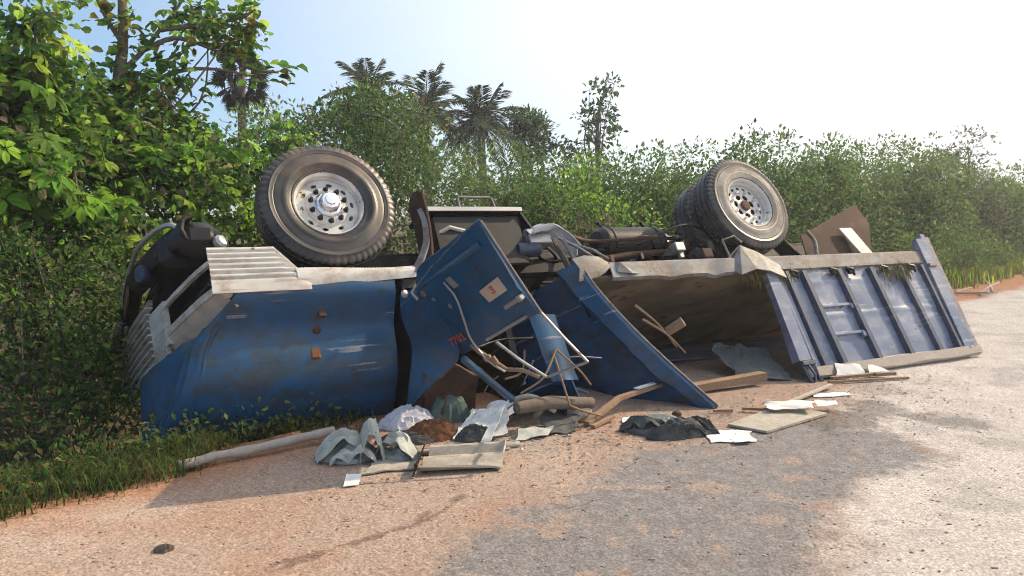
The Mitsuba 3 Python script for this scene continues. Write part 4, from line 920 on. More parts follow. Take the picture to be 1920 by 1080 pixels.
# --- middle: mound overgrown with creepers, dead limb, bushes
DT = [(-2.78, 13.00, 2.70, .88, .70), (-2.16, 13.50, 2.95, .82, .70), (-2.51, 14.00, 3.40, .70, .48), (-3.00, 12.50, 2.95, .51, .38), (-1.74, 13.00, 2.45, .62, .53), (-2.25, 12.00, 2.22, .73, .49), (-2.4, 12.6, 1.2, .9, .9), (-3.3, 12, 1.6, .8, .9), (-2.9, 13.3, 3.25, .45, .3)]
dk = plant('overgrown_tree', 'dark round tree smothered in creepers with a bare dead limb', 'tree', DT, 9500, .085, {'dark': 4.5, 'mid': 1.4, 'olive': 1.0, 'dusty': .4}, 36, per=10, wr=.5, spread=.17, rad=.05)
m = MB(); m.tube(smooth_curve([(-2.35, 12.5, 3.15), (-2.02, 12.2, 3.06), (-1.85, 12.1, 2.98), (-1.66, 12.05, 2.80)], 12), np.linspace(.022, .008, 12), 6); put('dead_limb', m, 'm_bark', dk, smooth=True)
plant('light_shrub', 'pale olive shrub rising right of the mud flap', 'shrub', [(-1.17, 12.50, 2.00, .76, .55), (-.67, 12.50, 1.70, .76, .50), (-1.45, 12.00, 1.55, .65, .49), (-1.03, 14.00, 2.40, .57, .35), (-.18, 13.00, 1.55, .62, .50), (-.9, 12.3, .9, .9, .7)], 6500, .075, {'olive': 2, 'hedge': 2.2, 'mid': 1.2, 'dusty': .35}, 37, per=10, wr=.5, spread=.16)
plant('leafy_sapling', 'young light-leaved tree in front of the left coconut palm', 'tree', [(-3.3, 17.5, 3.75, .65, .6), (-2.75, 17.5, 3.5, .7, .6), (-2.2, 17.5, 3.3, .7, .8), (-3.6, 17.5, 3.3, .8, .7), (-2.9, 17.5, 2.7, 1.0, .9), (-4.6, 17, 3.4, .8, .5), (-5.3, 17, 3.3, .7, .5)], 6500, .12, {'olive': 2.5, 'mid': 2, 'bright': .7, 'brown': .2}, 38, per=9, wr=.5, spread=.2, rad=.05)
plant('thicket', 'rounded green thicket hiding the foot of the right coconut palm', 'thicket', [(-1.3, 18.2, 2.35, .8, .7), (-.5, 18.0, 2.6, .85, .7), (.4, 18.3, 2.55, .9, .65), (1.3, 18.6, 2.4, .9, .65), (-.2, 17.6, 1.5, 1.3, 1.0), (1.0, 17.9, 1.4, 1.3, 1.0), (2.2, 19, 2.3, .9, .7)], 9500, .10, {'mid': 2, 'hedge': 2, 'olive': 1.6, 'dark': 1}, 39, per=16, wr=.5, spread=.2, rad=.03)
# --- the hedge of shrubs receding along the road
hl = [('hedge_shrub', 'deep green shrub behind the battery box')]
places = [(.16, 12.9, .95, 2.3, 'hedge', 'fresh green roadside shrub just right of the step loop'), (1.2, 13.7, 1.1, 2.55, 'bright', 'lightest green roadside shrub above the air tank'), (2.3, 14.6, 1.2, 2.75, 'hedge', 'green roadside shrub between the air tank and the rear wheel'), (3.5, 15.6, 1.25, 2.95, 'hedge', 'roadside shrub directly left of the rear wheel'),
          (4.7, 16.7, 1.35, 3.3, 'dark', 'dark green roadside shrub rising behind the rear wheel'), (6.0, 17.9, 1.4, 3.45, 'hedge', 'roadside shrub right of the rear wheel'), (7.3, 19.0, 1.4, 3.5, 'mid', 'roadside shrub behind the mudguard plate'), (8.7, 20.3, 1.5, 3.6, 'hedge', 'roadside shrub behind the white sloping bar'),
          (10.2, 21.6, 1.5, 3.65, 'olive', 'yellowish roadside shrub above the rear posts'), (11.9, 22.9, 1.6, 3.75, 'hedge', 'roadside shrub just left of the purplish bush'), (15.2, 25.8, 1.7, 3.3, 'hedge', 'roadside shrub just right of the purplish bush'), (17.4, 27.6, 1.8, 3.15, 'mid', 'roadside shrub second right of the purplish bush'), (19.8, 29.6, 1.9, 2.95, 'hedge', 'roadside shrub near the right edge of the photo'), (22.4, 31.6, 2.0, 2.8, 'hedge', 'farthest roadside shrub at the right edge')]
for i, (x, y, w, h, pal, lab) in enumerate(places):
    rr = np.random.default_rng(200 + i); lo_ = []
    for k in range(7):
        a = rr.uniform(0, 6.28); q = rr.uniform(.1, .75) * w
        zz = h * rr.uniform(.28, .66); s = rr.uniform(.45, .7) * w
        lo_.append((x + q * math.cos(a) * .95, y + q * math.sin(a) * .7, zz, s, min(s * .95, h - zz + .05)))
    lo_.append((x + rr.normal(0, .2), y, h * .62, w * .6, h * .38)); lo_.append((x, y - .3 * w, h * .25, w * .8, h * .3))
    plant('hedge_shrub', lab, 'shrub', lo_, int(8200 + 1300 * w), .068 + .0018 * y, {pal: 3, 'hedge': 1.6, 'mid': .8, 'olive': .5, 'dusty': .15}, 300 + i, 'shrubs along the roadside', per=20, wr=.55, spread=.19, rad=.03, bumpy=.42, floor=.02)
plant('purple_bush', 'purplish grey thinly leaved bush standing above the hedge at the right', 'shrub', [(13.6, 24.3, 2.6, .8, .9), (13.9, 24.2, 3.5, .55, .75), (13.2, 24.4, 1.8, 1.0, .9), (14.3, 24.3, 1.4, .9, .9)], 4200, .13, {'dusty': 4, 'dark': 1.2}, 61, per=7, wr=.4, spread=.22, rad=.035, trunk=16)
# low scrub in front of the hedge
for i, (x, y, w, h, pal, lab) in enumerate([(3.2, 12.4, .8, .9, 'dark', 'low dark bush under the air tank against the hedge'), (-.2, 11.2, .7, 1.3, 'dusty', 'low dry bush behind the battery box'), (9.6, 19.0, .9, 1.1, 'olive', 'low olive bush right of the sloping bar'), (11.2, 20.2, 1.0, 1.2, 'hedge', 'low green bush behind the rear posts'), (13.4, 22.2, 1.1, 1.0, 'olive', 'low bush at the edge of the grass at the right'), (6.3, 15.6, .8, 1.2, 'dark', 'low dark bush under the mudguard plate'), (1.4, 12.2, .8, 1.5, 'dusty', 'low brownish bush left of the air tank')]):
    rr = np.random.default_rng(400 + i)
    plant('low_bush', lab, 'shrub', [(x + rr.normal(0, .3) * w, y + rr.normal(0, .2) * w, h * rr.uniform(.3, .65), w * rr.uniform(.5, .8), h * .42) for _ in range(5)], 2600, .095, {pal: 3, 'mid': 1, 'olive': .7}, 420 + i, 'low bushes before the hedge', per=8, wr=.45, spread=.15, rad=.015, bumpy=.7, floor=.01)
# --- palms
def frond(r, base, az, el, L, droop, n=26, wl=.42, cols='dark'):
    """a feathered palm leaf: midrib and hanging leaflets"""
    t = np.linspace(0, 1, n); h = np.array([math.cos(az), math.sin(az), 0])
    q = base + (h * math.cos(el) * t[:, None] + np.array([0, 0, 1.0]) * math.sin(el) * t[:, None]) * L - np.array([0, 0, 1.0]) * (droop * L * t ** 2.1)[:, None]
    m = MB(); m.tube(q, np.linspace(.03, .006, n), 4, cap=False)
    tang = unit(np.gradient(q, axis=0)); side = unit(np.cross(tang, [0, 0, 1.0])); upv = np.cross(side, tang)
    P, Dd, N_, LL = [], [], [], []
    for i in range(2, n):
        for k in range(2):
            f_ = (i + k / 2 - 1) / n
            for s in (-1, 1):
                P.append(q[i] - tang[i] * L / n * k / 2); d = unit(tang[i] * .75 + s * side[i] * .8 - upv[i] * .12 - np.array([0, 0, r.uniform(.05, .5)])); Dd.append(d); N_.append(unit(upv[i] + r.normal(0, .2, 3)))
                LL.append(wl * L * (.35 + .65 * math.sin(math.pi * min(1, .18 + f_ * .82))) * r.uniform(.55, .7))
    LL = np.array(LL)
    v, f, c = small_leaves(np.array(P), np.array(Dd), np.array(N_), LL, np.full(len(LL), .055), pick(r, {cols: 1}, len(LL)), fold=.1)
    mv, mf = m.mesh()
    return join([(v, f, c), (mv, mf, np.tile([[.10, .09, .05]], (len(mv), 1)))])
LEAFC['palm'] = [(.050, .070, .034), (.066, .086, .042), (.042, .058, .032), (.085, .095, .050)]
def coconut(label, base, top, L, n, seed, lean=(0, 0)):
    r = np.random.default_rng(seed); key = thing('coconut_palm', label, 'palm', 'coconut palms behind the hedge')
    base, top = np.array(base, float), np.array(top, float)
    q = smooth_curve([base, base * .6 + top * .4 + [lean[0], lean[1], 0], top], 16); m = MB(); m.tube(q, np.linspace(.19, .12, 16), 10)
    put('trunk', m, 'm_bark', key, smooth=True)
    for k in range(n):
        az = k * 2.39996 + r.normal(0, .12); e = (k + .5) / n
        el = 1.35 - 1.75 * e + r.normal(0, .08)
        v, f, c = frond(r, top + r.normal(0, .05, 3), az, el, L * r.uniform(.85, 1.1), .28 + .38 * e, cols='palm')
        put('frond', (v, f), 'm_frond', key, color=c)
    return key
coconut('coconut palm at the left, its crown half hidden by the light-leaved tree', (-5.6, 30.5, -.2), (-5.38, 30.0, 6.1), 2.0, 20, 51)
coconut('middle coconut palm with one stiff upright spear leaf', (-3.0, 29.5, -.2), (-3.18, 29.0, 5.2), 2.3, 22, 52)
coconut('coconut palm at the right with the fullest star-shaped crown', (-.9, 28.3, -.2), (-1.10, 28.0, 4.75), 2.05, 26, 53)
fp = thing('fan_palm', 'dark fan palm silhouette standing alone against the sky at the left', 'palm')
m = MB(); m.tube([(-6.40, 19.0, -.3), (-6.41, 19, 2.5), (-6.40, 19.0, 4.9)], [.13, .11, .10], 10); put('trunk', m, 'm_bark', fp, smooth=True)
rf = np.random.default_rng(58); LEAFC['fan'] = [(.030, .036, .026), (.040, .046, .034), (.055, .05, .04)]
for k in range(26):
    az = k * 2.39996; e = (k + .5) / 26; el = 1.4 - 2.6 * e + rf.normal(0, .1)
    hd = np.array([math.cos(az) * math.cos(el), math.sin(az) * math.cos(el), math.sin(el)]); c0 = np.array([-6.40, 19.0, 4.85 - .25 * e]); c1 = c0 + hd * .42
    sd = unit(np.cross(hd, [0, 0, 1.0]) + 1e-6); un = np.cross(sd, hd); ro = rf.uniform(.5, 1.6) * (1 if k % 2 else -1); sd = sd * math.cos(ro) + un * math.sin(ro); un = np.cross(sd, hd)
    an = np.linspace(-1.9, 1.9, 19); dd = unit(np.cos(an)[:, None] * hd + np.sin(an)[:, None] * sd - np.array([0, 0, .18]))
    v, f, c = small_leaves(np.tile(c1, (19, 1)), dd, np.tile(un, (19, 1)) + rf.normal(0, .15, (19, 3)), .36 * rf.uniform(.8, 1.05, 19), np.full(19, .075), pick(rf, {'fan': 1}, 19))
    mm = MB(); mm.tube([c0, c1], .012, 4); v2, f2 = mm.mesh(); v, f, c = join([(v, f, c), (v2, f2, np.tile([[.06, .05, .035]], (len(v2), 1)))])
    put('frond', (v, f), 'm_frond', fp, color=c)
# --- far small trees on the skyline
plant('skyline_tree', 'small dark umbrella-shaped tree just right of the palms', 'tree', [(.55, 30, 5.05, .75, .28), (.85, 30, 4.75, .6, .3), (.3, 30, 4.6, .5, .3), (.7, 30, 4.0, .55, .5), (1.2, 30, 4.3, .4, .3)], 2600, .19, {'dark': 3, 'mid': 1}, 71, per=8, wr=.45, spread=.2, base=(.7, 30, -.2), rad=.07)
ST = [(3.0, 30, 6.2, .35, .3), (3.75, 30, 6.35, .4, .25), (3.3, 30, 5.6, .5, .35), (2.75, 30, 5.2, .4, .35), (3.6, 30, 5.1, .4, .35), (3.15, 30, 4.6, .5, .4), (3.9, 30, 4.6, .25, .2), (3.2, 30, 3.9, .45, .5), (2.4, 30, 3.9, .4, .4), (1.8, 30, 3.8, .5, .5)]
st = plant('skyline_tree', 'tall thin sparse tree standing alone against the bright sky', 'tree', ST, 900, .22, {'dark': 2, 'mid': 1, 'olive': .5}, 72, per=5, wr=.55, spread=.2, base=(3.2, 30, 2.2), rad=.035)
m = MB(); m.tube(smooth_curve([(3.3, 30, -.3), (3.25, 30, 2.5), (3.2, 30, 4.4), (3.3, 30, 5.6), (3.7, 30, 6.4)], 20), np.linspace(.12, .03, 20), 8); put('trunk', m, 'm_bark', st, smooth=True)
plant('backdrop_thicket', 'mass of dark bush filling the gap behind the overgrown tree', 'thicket', [(-7 + 1.6 * k, 20 + .4 * k, 1.5 + .3 * math.sin(k * 2.1), 1.5, 1.6) for k in range(8)] + [(-9, 14, 2.2, 1.5, 2.2), (-7, 12.5, 2.0, 1.3, 2.0), (-6, 10.8, 1.6, 1.0, 1.7), (-5.2, 10.2, 1.4, .9, 1.5)], 13000, .13, {'mid': 2, 'dark': 3, 'olive': .8}, 73, per=9, wr=.5, spread=.25, rad=.03, lo=.3)
plant('backdrop_thicket', 'far line of green bush behind the hedge at the right', 'thicket', [(2 + 3.2 * k, 34 + 2.4 * k, 1.4 + .3 * math.sin(k * 1.7), 2.6, 1.7) for k in range(14)], 12000, .26, {'hedge': 2, 'mid': 2, 'dark': 1}, 74, per=9, wr=.5, spread=.3, rad=.05, lo=.3)

# --- grasses
def grass(name, label, pts, h, cols, seed, w=.006, lean=.35):
    r = np.random.default_rng(seed); k = len(pts); h = h * r.uniform(.5, 1.25, k)
    a = r.uniform(0, 6.28, k); d = np.stack([np.cos(a), np.sin(a), 0 * a], 1); s = np.stack([-np.sin(a), np.cos(a), 0 * a], 1)
    b = lean * r.uniform(.2, 1.3, k)
    p0 = pts; p1 = pts + d * (h * b * .35)[:, None] + np.array([0, 0, 1.0]) * (h * .6)[:, None]; p2 = pts + d * (h * b)[:, None] + np.array([0, 0, 1.0]) * (h * (1 - .25 * b))[:, None]
    ww = w * r.uniform(.6, 1.4, k)[:, None]
    v = np.stack([p0 - s * ww, p0 + s * ww, p1 - s * ww * .8, p1 + s * ww * .8, p2], 1).reshape(-1, 3)
    f = (np.array([(0, 1, 3), (0, 3, 2), (2, 3, 4)])[None] + 5 * np.arange(k)[:, None, None]).reshape(-1, 3)
    scene[name] = mikit.ply((v, f), 'm_leaf', color=np.repeat(pick(r, cols, k), 5, 0))
    labels[name] = {'label': label, 'category': 'grass', 'kind': 'stuff'}
def tufts(r, n, fx_, spread, per=14):
    c = fx_(r, n // per); p = np.repeat(c, per, 0) + r.normal(0, spread, (len(c) * per, 2))
    return np.column_stack([p, ground_z(p[:, 0], p[:, 1]) - .01])
def along_edge(t0, t1, e0, e1, pw=1.0):
    def f(r, n):
        t = r.uniform(t0, t1, n); e = e0 + (e1 - e0) * r.random(n) ** pw
        return np.column_stack([-2.8 + .72 * t - .69 * e, 4.1 + .69 * t + .72 * e])
    return f
r = np.random.default_rng(91)
gp = np.vstack([tufts(r, 20000, along_edge(-1.6, 2.6, .2, 2.6, .8), .06), tufts(r, 4000, along_edge(-.5, 1.6, -.1, .4), .06)])
gp = gp[~((gp[:, 0] > -2.0) & (gp[:, 1] < 5.6))]
grass('verge_grass', 'tall rough grass on the left verge below the creepers', gp, .16, {'grass': 1.4, 'mid': 1.6, 'olive': 1, 'dark': 2, 'brown': .5}, 92, w=.004, lean=.95)
gd = tufts(r, 5000, along_edge(-1.6, 2.4, -.12, 1.2, .8), .10); gd = gd[~((gd[:, 0] > -1.9) & (gd[:, 1] < 5.5))]
grass('dry_grass', 'flattened straw coloured grass thinning out onto the red earth', gd, .13, {'brown': 1.2, 'olive': 1.5, 'grass': 1}, 96, w=.003, lean=1.5)
gp = tufts(r, 26000, along_edge(12.5, 34, .6, 5.5, .9), .12)
grass('roadside_grass', 'sunlit yellow-green grass at the foot of the hedge on the right', gp, .32, {'grass': 3, 'bright': 1, 'yellow': .5}, 93, w=.012)
gp = tufts(r, 9000, along_edge(1.5, 12, 1.2, 4.5, .8), .08)
grass('ditch_grass', 'rough grass in the ditch behind the truck', gp, .4, {'grass': 2, 'mid': 2, 'brown': .5}, 94, w=.008)

r = np.random.default_rng(95)
c = along_edge(1.2, 14, 1.0, 6.0, 1.0)(r, 1500); c = np.repeat(c, 14, 0) + r.normal(0, .16, (21000, 2)); k = len(c)
zz = ground_z(c[:, 0], c[:, 1]) + np.abs(r.normal(0, .22, k)); dd = unit(r.normal(size=(k, 3)) + [0, 0, .4]); LL = .085 * r.uniform(.6, 1.3, k)
v, f, col = small_leaves(np.column_stack([c, zz]), dd, unit(r.normal(0, .5, (k, 3)) + [0, 0, 1]), LL, LL * .5, pick(r, {'hedge': 2, 'mid': 2, 'olive': 1.5, 'brown': .2}, k))
scene['undergrowth'] = mikit.ply((v, f), 'm_leaf', color=col); labels['undergrowth'] = {'label': 'low leafy undergrowth filling the ditch and slope behind the truck', 'category': 'undergrowth', 'kind': 'stuff'}

r = np.random.default_rng(99)
c = np.vstack([along_edge(-1.8, 2.4, .25, 2.2, .9)(r, 1300), along_edge(-1.5, .4, -.05, .3)(r, 60)]); c = np.repeat(c, 16, 0) + r.normal(0, .07, (len(c) * 16, 2)); k = len(c)
zz = ground_z(c[:, 0], c[:, 1]) + np.abs(r.normal(0, .11, k)); dd = unit(r.normal(size=(k, 3)) + [0, 0, .5]); LL = .05 * r.uniform(.5, 1.4, k)
v, f, col = small_leaves(np.column_stack([c, zz]), dd, unit(r.normal(0, .5, (k, 3)) + [0, 0, 1]), LL, LL * .5, pick(r, {'grass': 1, 'mid': 2, 'olive': 1.5, 'dark': 1, 'brown': .3}, k))
scene['verge_weeds'] = mikit.ply((v, f), 'm_leaf', color=col); labels['verge_weeds'] = {'label': 'low broad-leaved weeds mixed into the grass of the left verge', 'category': 'weeds', 'kind': 'stuff'}
# ---------------------------------------------------------------- things scattered on the road
def gz(x, y): return float(ground_z(x, y))
def flat(pts, lift=.006):
    pts = np.asarray(pts, float); return np.column_stack([pts[:, 0], pts[:, 1], ground_z(pts[:, 0], pts[:, 1]) + lift])
def sheet(c00, c10, c11, c01, n=14, rough=.02, freq=6, th=.004, lift=.008, seed=1, m=None):
    """a crumpled sheet over four ground corners (x, y, height)"""
    u = np.linspace(0, 1, n)[:, None, None]; w = np.linspace(0, 1, n)[None, :, None]
    a, b, c, d = (np.asarray(k, float) for k in (c00, c10, c11, c01))
    P = a * (1 - u) * (1 - w) + b * u * (1 - w) + c * u * w + d * (1 - u) * w
    k = np.stack([P[..., 0] * freq, P[..., 1] * freq, P[..., 2] * 0 + seed * 3.7], -1)
    f = np.abs(meshkit.fbm(k, 3, seed) - .5) * 2
    P[..., 0] += rough * .7 * (meshkit.fbm(k * 1.3, 3, seed + 5) - .5); P[..., 1] += rough * .7 * (meshkit.fbm(k * 1.3, 3, seed + 9) - .5)
    k2 = np.stack([P[..., 0] * 9, P[..., 1] * 9, P[..., 2] * 0 + seed], -1); sz = .16 * float(np.linalg.norm((a - c)[..., :2])) if True else 0
    P[..., 0] += sz * (meshkit.fbm(k2, 3, seed + 31) - .5); P[..., 1] += sz * (meshkit.fbm(k2, 3, seed + 37) - .5)
    P[..., 2] += ground_z(P[..., 0], P[..., 1]) + lift + rough * f
    m = m or MB(); m.slab(P, th); return m
def blob(c, rx, ry, rz, seed, rough=.35, freq=5, n=3, rot=0.0):
    """a crumpled bundle: ridged folds on a squashed ball resting on the road"""
    b = trimesh.creation.icosphere(subdivisions=n + 1); v = np.array(b.vertices)
    k = v * freq * .5 + seed * 11.3
    f = 1 - np.abs(meshkit.fbm(k, 3, seed) - .5) * 2.4
    f2 = 1 - np.abs(meshkit.noise(k * 2.1, seed + 3) - .5) * 2
    v = v * (1 + rough * (f - .5) + rough * .4 * (f2 - .5))[:, None]
    v = v * [rx, ry, rz]; cr, sr = math.cos(rot), math.sin(rot)
    v = np.stack([v[:, 0] * cr - v[:, 1] * sr, v[:, 0] * sr + v[:, 1] * cr, v[:, 2]], 1)
    x, y = v[:, 0] + c[0], v[:, 1] + c[1]
    z = np.maximum(v[:, 2] + rz * .75, .0) + ground_z(x, y) + .002 + c[2] if len(c) > 2 else np.maximum(v[:, 2] + rz * .75, .0) + ground_z(x, y) + .002
    return np.stack([x, y, z], 1), np.array(b.faces)
def pile(c, rx, ry, H, seed, rot=0.0, fr=5.0, aniso=2.6, nr=46, nt=120, p=2.2, amp=.75):
    """cloth dropped in a heap: irregular outline, sharp folds running mostly one way, a skirt resting on the road"""
    rho = np.linspace(0, 1, nr)[:, None]; th = np.linspace(0, 2 * np.pi, nt, endpoint=False)[None]
    w = 1 + .55 * (meshkit.fbm(np.stack([np.cos(th) * 1.3 + seed, np.sin(th) * 1.3, 0 * th], -1), 3, seed) - .5)
    x, y = rho * np.cos(th) * w, rho * np.sin(th) * w
    k = np.stack([x * fr / aniso + seed, y * fr, 0 * x], -1); k = k + 1.1 * (meshkit.fbm(k * .6 + 9, 2, seed + 1)[..., None] - .5)
    f = 1 - np.abs(meshkit.noise(k, seed + 2) - .5) * 2; g = 1 - np.abs(meshkit.noise(k * [2.6, 1.9, 1] + 5, seed + 3) - .5) * 2
    z = H * (1 - rho ** p) ** .75 * (1 - amp + amp * (.72 * f ** 1.6 + .28 * g)) + .012 * g * (rho < .995)
    cr, sr = math.cos(rot), math.sin(rot); X_, Y_ = x * rx, y * ry
    X_, Y_ = X_ + .10 * rx * (g - .5), Y_ + .14 * ry * (f - .5)
    X_, Y_ = c[0] + X_ * cr - Y_ * sr, c[1] + X_ * sr + Y_ * cr
    P_ = np.stack([X_, Y_, z + ground_z(X_, Y_) + .004 + (c[2] if len(c) > 2 else 0)], -1).transpose(1, 0, 2)
    m = MB(); m.grid(P_, close=True); return m.mesh()
def heap(name, parts, mat, label, cat):
    v, f, c = join([(a, b, a * 0) for a, b in parts]); one(name, (v, f), mat, label, cat, smooth=45)
# pole lying along the bonnet
q = smooth_curve([(-2.06, 4.76, .05), (-1.85, 4.93, .055), (-1.62, 5.12, .06), (-1.42, 5.29, .07), (-1.25, 5.42, .085)], 26)
q[:, 2] += ground_z(q[:, 0], q[:, 1]); q += .028 * (np.stack([meshkit.noise(q * 9, k) for k in (1, 2, 3)], 1) - .5)
m = MB(); m.tube(q, .022 + .014 * meshkit.noise(q * 14, 4), 10); one('wooden_pole', m, 'm_palewood', 'knobbly pale wooden pole lying in the shade along the bonnet', 'pole', smooth=40)
# bundled grey-green garment: a low heap with folded bands of cloth arched over it
def band(a, b, h, w, seed, th=.006, n=26, k=10, lean=(0, 0)):
    """a band of cloth arching from a to b on the road, creased across"""
    t = np.linspace(0, 1, n)[:, None]; s = np.linspace(-1, 1, k)[None]
    a, b = np.array(a), np.array(b); d = (b - a) / np.linalg.norm(b - a); nn = np.array([-d[1], d[0]])
    arch = np.sin(np.pi * t) ** .7
    X_ = a[0] + (b[0] - a[0]) * t + nn[0] * s * w * (.7 + .3 * arch) + lean[0] * arch; Y_ = a[1] + (b[1] - a[1]) * t + nn[1] * s * w * (.7 + .3 * arch) + lean[1] * arch
    q = np.stack([t * 2.2 + 0 * s + seed, s * 3.0 + 0 * t, 0 * t + 0 * s], -1); f = 1 - 2 * np.abs(meshkit.fbm(q, 3, seed) - .5) * 2
    Z_ = h * arch * (1 - .35 * s ** 2) + .05 * f * (.3 + arch) + .02 * (meshkit.noise(q * 3, seed + 2) - .5)
    X_ = X_ + .05 * (meshkit.fbm(q * 1.4 + 3, 3, seed + 4) - .5); Y_ = Y_ + .07 * (meshkit.fbm(q * 1.4 + 8, 3, seed + 5) - .5)
    m = MB(); m.slab(np.stack([X_, Y_, np.maximum(Z_, 0) + ground_z(X_, Y_) + .006], -1), th); return m.mesh()
heap('garment', [pile((-1.07, 5.03), .19, .14, .12, 3, .2, fr=4.2, amp=.7), band((-1.27, 4.97), (-.93, 5.06), .15, .11, 5), band((-.99, 4.98), (-.84, 5.02), .22, .13, 8, lean=(.0, .02)), band((-.90, 5.05), (-.62, 5.00), .12, .09, 11), band((-1.15, 4.90), (-.88, 4.93), .07, .06, 14), pile((-.76, 5.05), .13, .09, .07, 13, -.5, fr=4, amp=.7)], 'm_cloth_grey', 'crumpled grey-green garment heaped on the sand beside the pole', 'garment')
m = MB(); m.quad((-.985, 4.47, .012), (-.90, 4.50, .014), (-.90, 4.585, .05), (-.985, 4.565, .055), .003, 5, 5); one('paper_scrap', m, 'm_paper', 'small white paper scrap nearest the camera, below the grey-green garment', 'paper')
# floor mat with folded edges
m = MB(); X0 = np.linspace(0, 1, 18); Y0 = np.linspace(0, 1, 14); MT = np.zeros((18, 14, 3))
for i, a in enumerate(X0):
    for j, b in enumerate(Y0):
        x = -.57 + .50 * a + .03 * b; y = 4.68 + .10 * a + .40 * b
        z = .018 + .05 * math.exp(-((b - .38 - .12 * a) / .06) ** 2) * (1 - .3 * a) + .05 * (b > .9) + .045 * math.exp(-((b - .0) / .07) ** 2) * (1 - a) ** .5 + .05 * max(0, a - .9) * 10 * math.exp(-((b - .75) / .2) ** 2)
        MT[i, j] = (x, y, gz(x, y) + z)
m.slab(MT, .014); one('floor_mat', m, 'm_mat', 'beige folded floor mat lying on the sand in front of the cab', 'mat', smooth=40)
m = MB(); m.slab(np.array([[(-.60 + .012 * s, 4.64 + .44 * t, gz(-.6, 4.64 + .44 * t) + .012 + .035 * s) for s in (0, 1, 2)] for t in np.linspace(0, 1, 8)]), .01); one('rubber_strip', m, 'm_black', 'black rubber strip along the left edge of the beige mat', 'strip')
one('mat_piece', sheet((-.93, 4.70, 0), (-.62, 4.78, 0), (-.60, 5.06, 0), (-.86, 5.0, 0), rough=.02, th=.01, seed=4), 'm_mat', 'flat beige mat piece under the right of the grey-green garment', 'mat', smooth=40)
m = MB(); m.tube(smooth_curve(flat([(-.80, 5.06), (-.62, 5.10), (-.45, 5.13), (-.30, 5.22), (-.12, 5.22), (.05, 5.30)], .02), 22), .02, 7); one('rubber_seal', m, 'm_mat', 'bent grey sealing strip above the beige floor mat', 'strip', smooth=True)
one('torn_lining', sheet((-.36, 5.10, 0), (-.02, 5.22, 0), (.0, 5.34, 0), (-.32, 5.24, 0), rough=.035, seed=6, th=.008), 'm_mat', 'flattened grey lining between the mat and the torn papers', 'lining', smooth=40)
# pale cloth, cushion, foam, papers near the cab
one('white_cloth', pile((-.80, 5.82), .22, .15, .15, 21, .3), 'm_cloth_white', 'white cloth lying in the shade behind the grey-green garment', 'cloth', smooth=True)
one('cushion', pile((-.50, 6.0), .17, .13, .22, 25, .2, fr=2.5, amp=.3, p=2.5), 'm_green', 'rounded dull green cushion leaning under the crushed cab', 'cushion', smooth=True)
one('seat_foam', pile((-.56, 5.50), .22, .10, .14, 28, .3, fr=7), 'm_brown', 'torn rusty brown seat foam in front of the green cushion', 'foam', smooth=40)
one('dark_rag', pile((-.75, 5.42), .24, .10, .07, 29, .2), 'm_cloth_dark', 'flat dark rag left of the rusty brown foam', 'rag', smooth=True)
m = sheet((-.43, 5.42, .0), (-.05, 5.45, .02), (-.04, 5.72, .16), (-.33, 5.74, .12), rough=.12, seed=31, th=.004); one('torn_sheet', m, 'm_paper', 'largest torn white sheet standing up beside the rusty brown foam', 'paper', smooth=30)
m = sheet((-.22, 5.36, .0), (-.16, 5.36, .01), (-.02, 5.62, .24), (-.10, 5.62, .18), rough=.02, seed=33, th=.004); one('torn_sheet', m, 'm_paper', 'narrow white strip of sheet leaning up to a point', 'paper')
m = sheet((-.20, 5.75, .06), (.02, 5.75, .10), (.04, 5.9, .18), (-.2, 5.92, .10), rough=.08, seed=35); one('torn_sheet', m, 'm_cloth_white', 'bluish white sheet in the shade under the torn gutter', 'cloth', smooth=30)
one('grey_rag', pile((-.27, 5.47), .15, .09, .10, 37, .2), 'm_cloth_dark', 'dark grey rag under the narrow white strip of sheet', 'rag', smooth=True)
m = sheet((.02, 5.38, 0), (.26, 5.50, 0), (.30, 5.64, .03), (.03, 5.58, .04), rough=.06, seed=39); one('torn_sheet', m, 'm_cloth_grey', 'grey crumpled sheet right of the torn papers', 'cloth', smooth=30)
one('dark_cloth', sheet((.24, 5.55, 0), (.52, 5.68, 0), (.5, 5.9, .06), (.22, 5.8, .05), rough=.09, seed=41), 'm_cloth_dark', 'dark cloth spread under the roof rail left of the cap', 'cloth', smooth=30)
one('cap', blob((.52, 5.98), .085, .075, .085, 44, .25, 4), 'm_beige', 'small pinkish cap beside the end of the bent plank', 'cap', smooth=True)
# bent plank under the post
m = MB(); z = lambda x, y, h: (x, y, gz(x, y) + h)
m.bar(z(.56, 5.79, .03), z(.86, 6.20, .13), .05, .03); m.bar(z(.86, 6.20, .13), z(1.42, 6.75, .16), .05, .03); m.bar(z(.60, 5.74, .02), z(.78, 5.98, .03), .035, .022)
one('plank', m, 'm_wood', 'broken brown plank lying under the slanting blue post', 'plank')
m = MB(); m.bar(z(1.02, 6.38, .165), z(1.20, 6.55, .175), .05, .008); one('wood_splinter', m, 'm_paper', 'pale splinter on top of the broken brown plank', 'splinter')
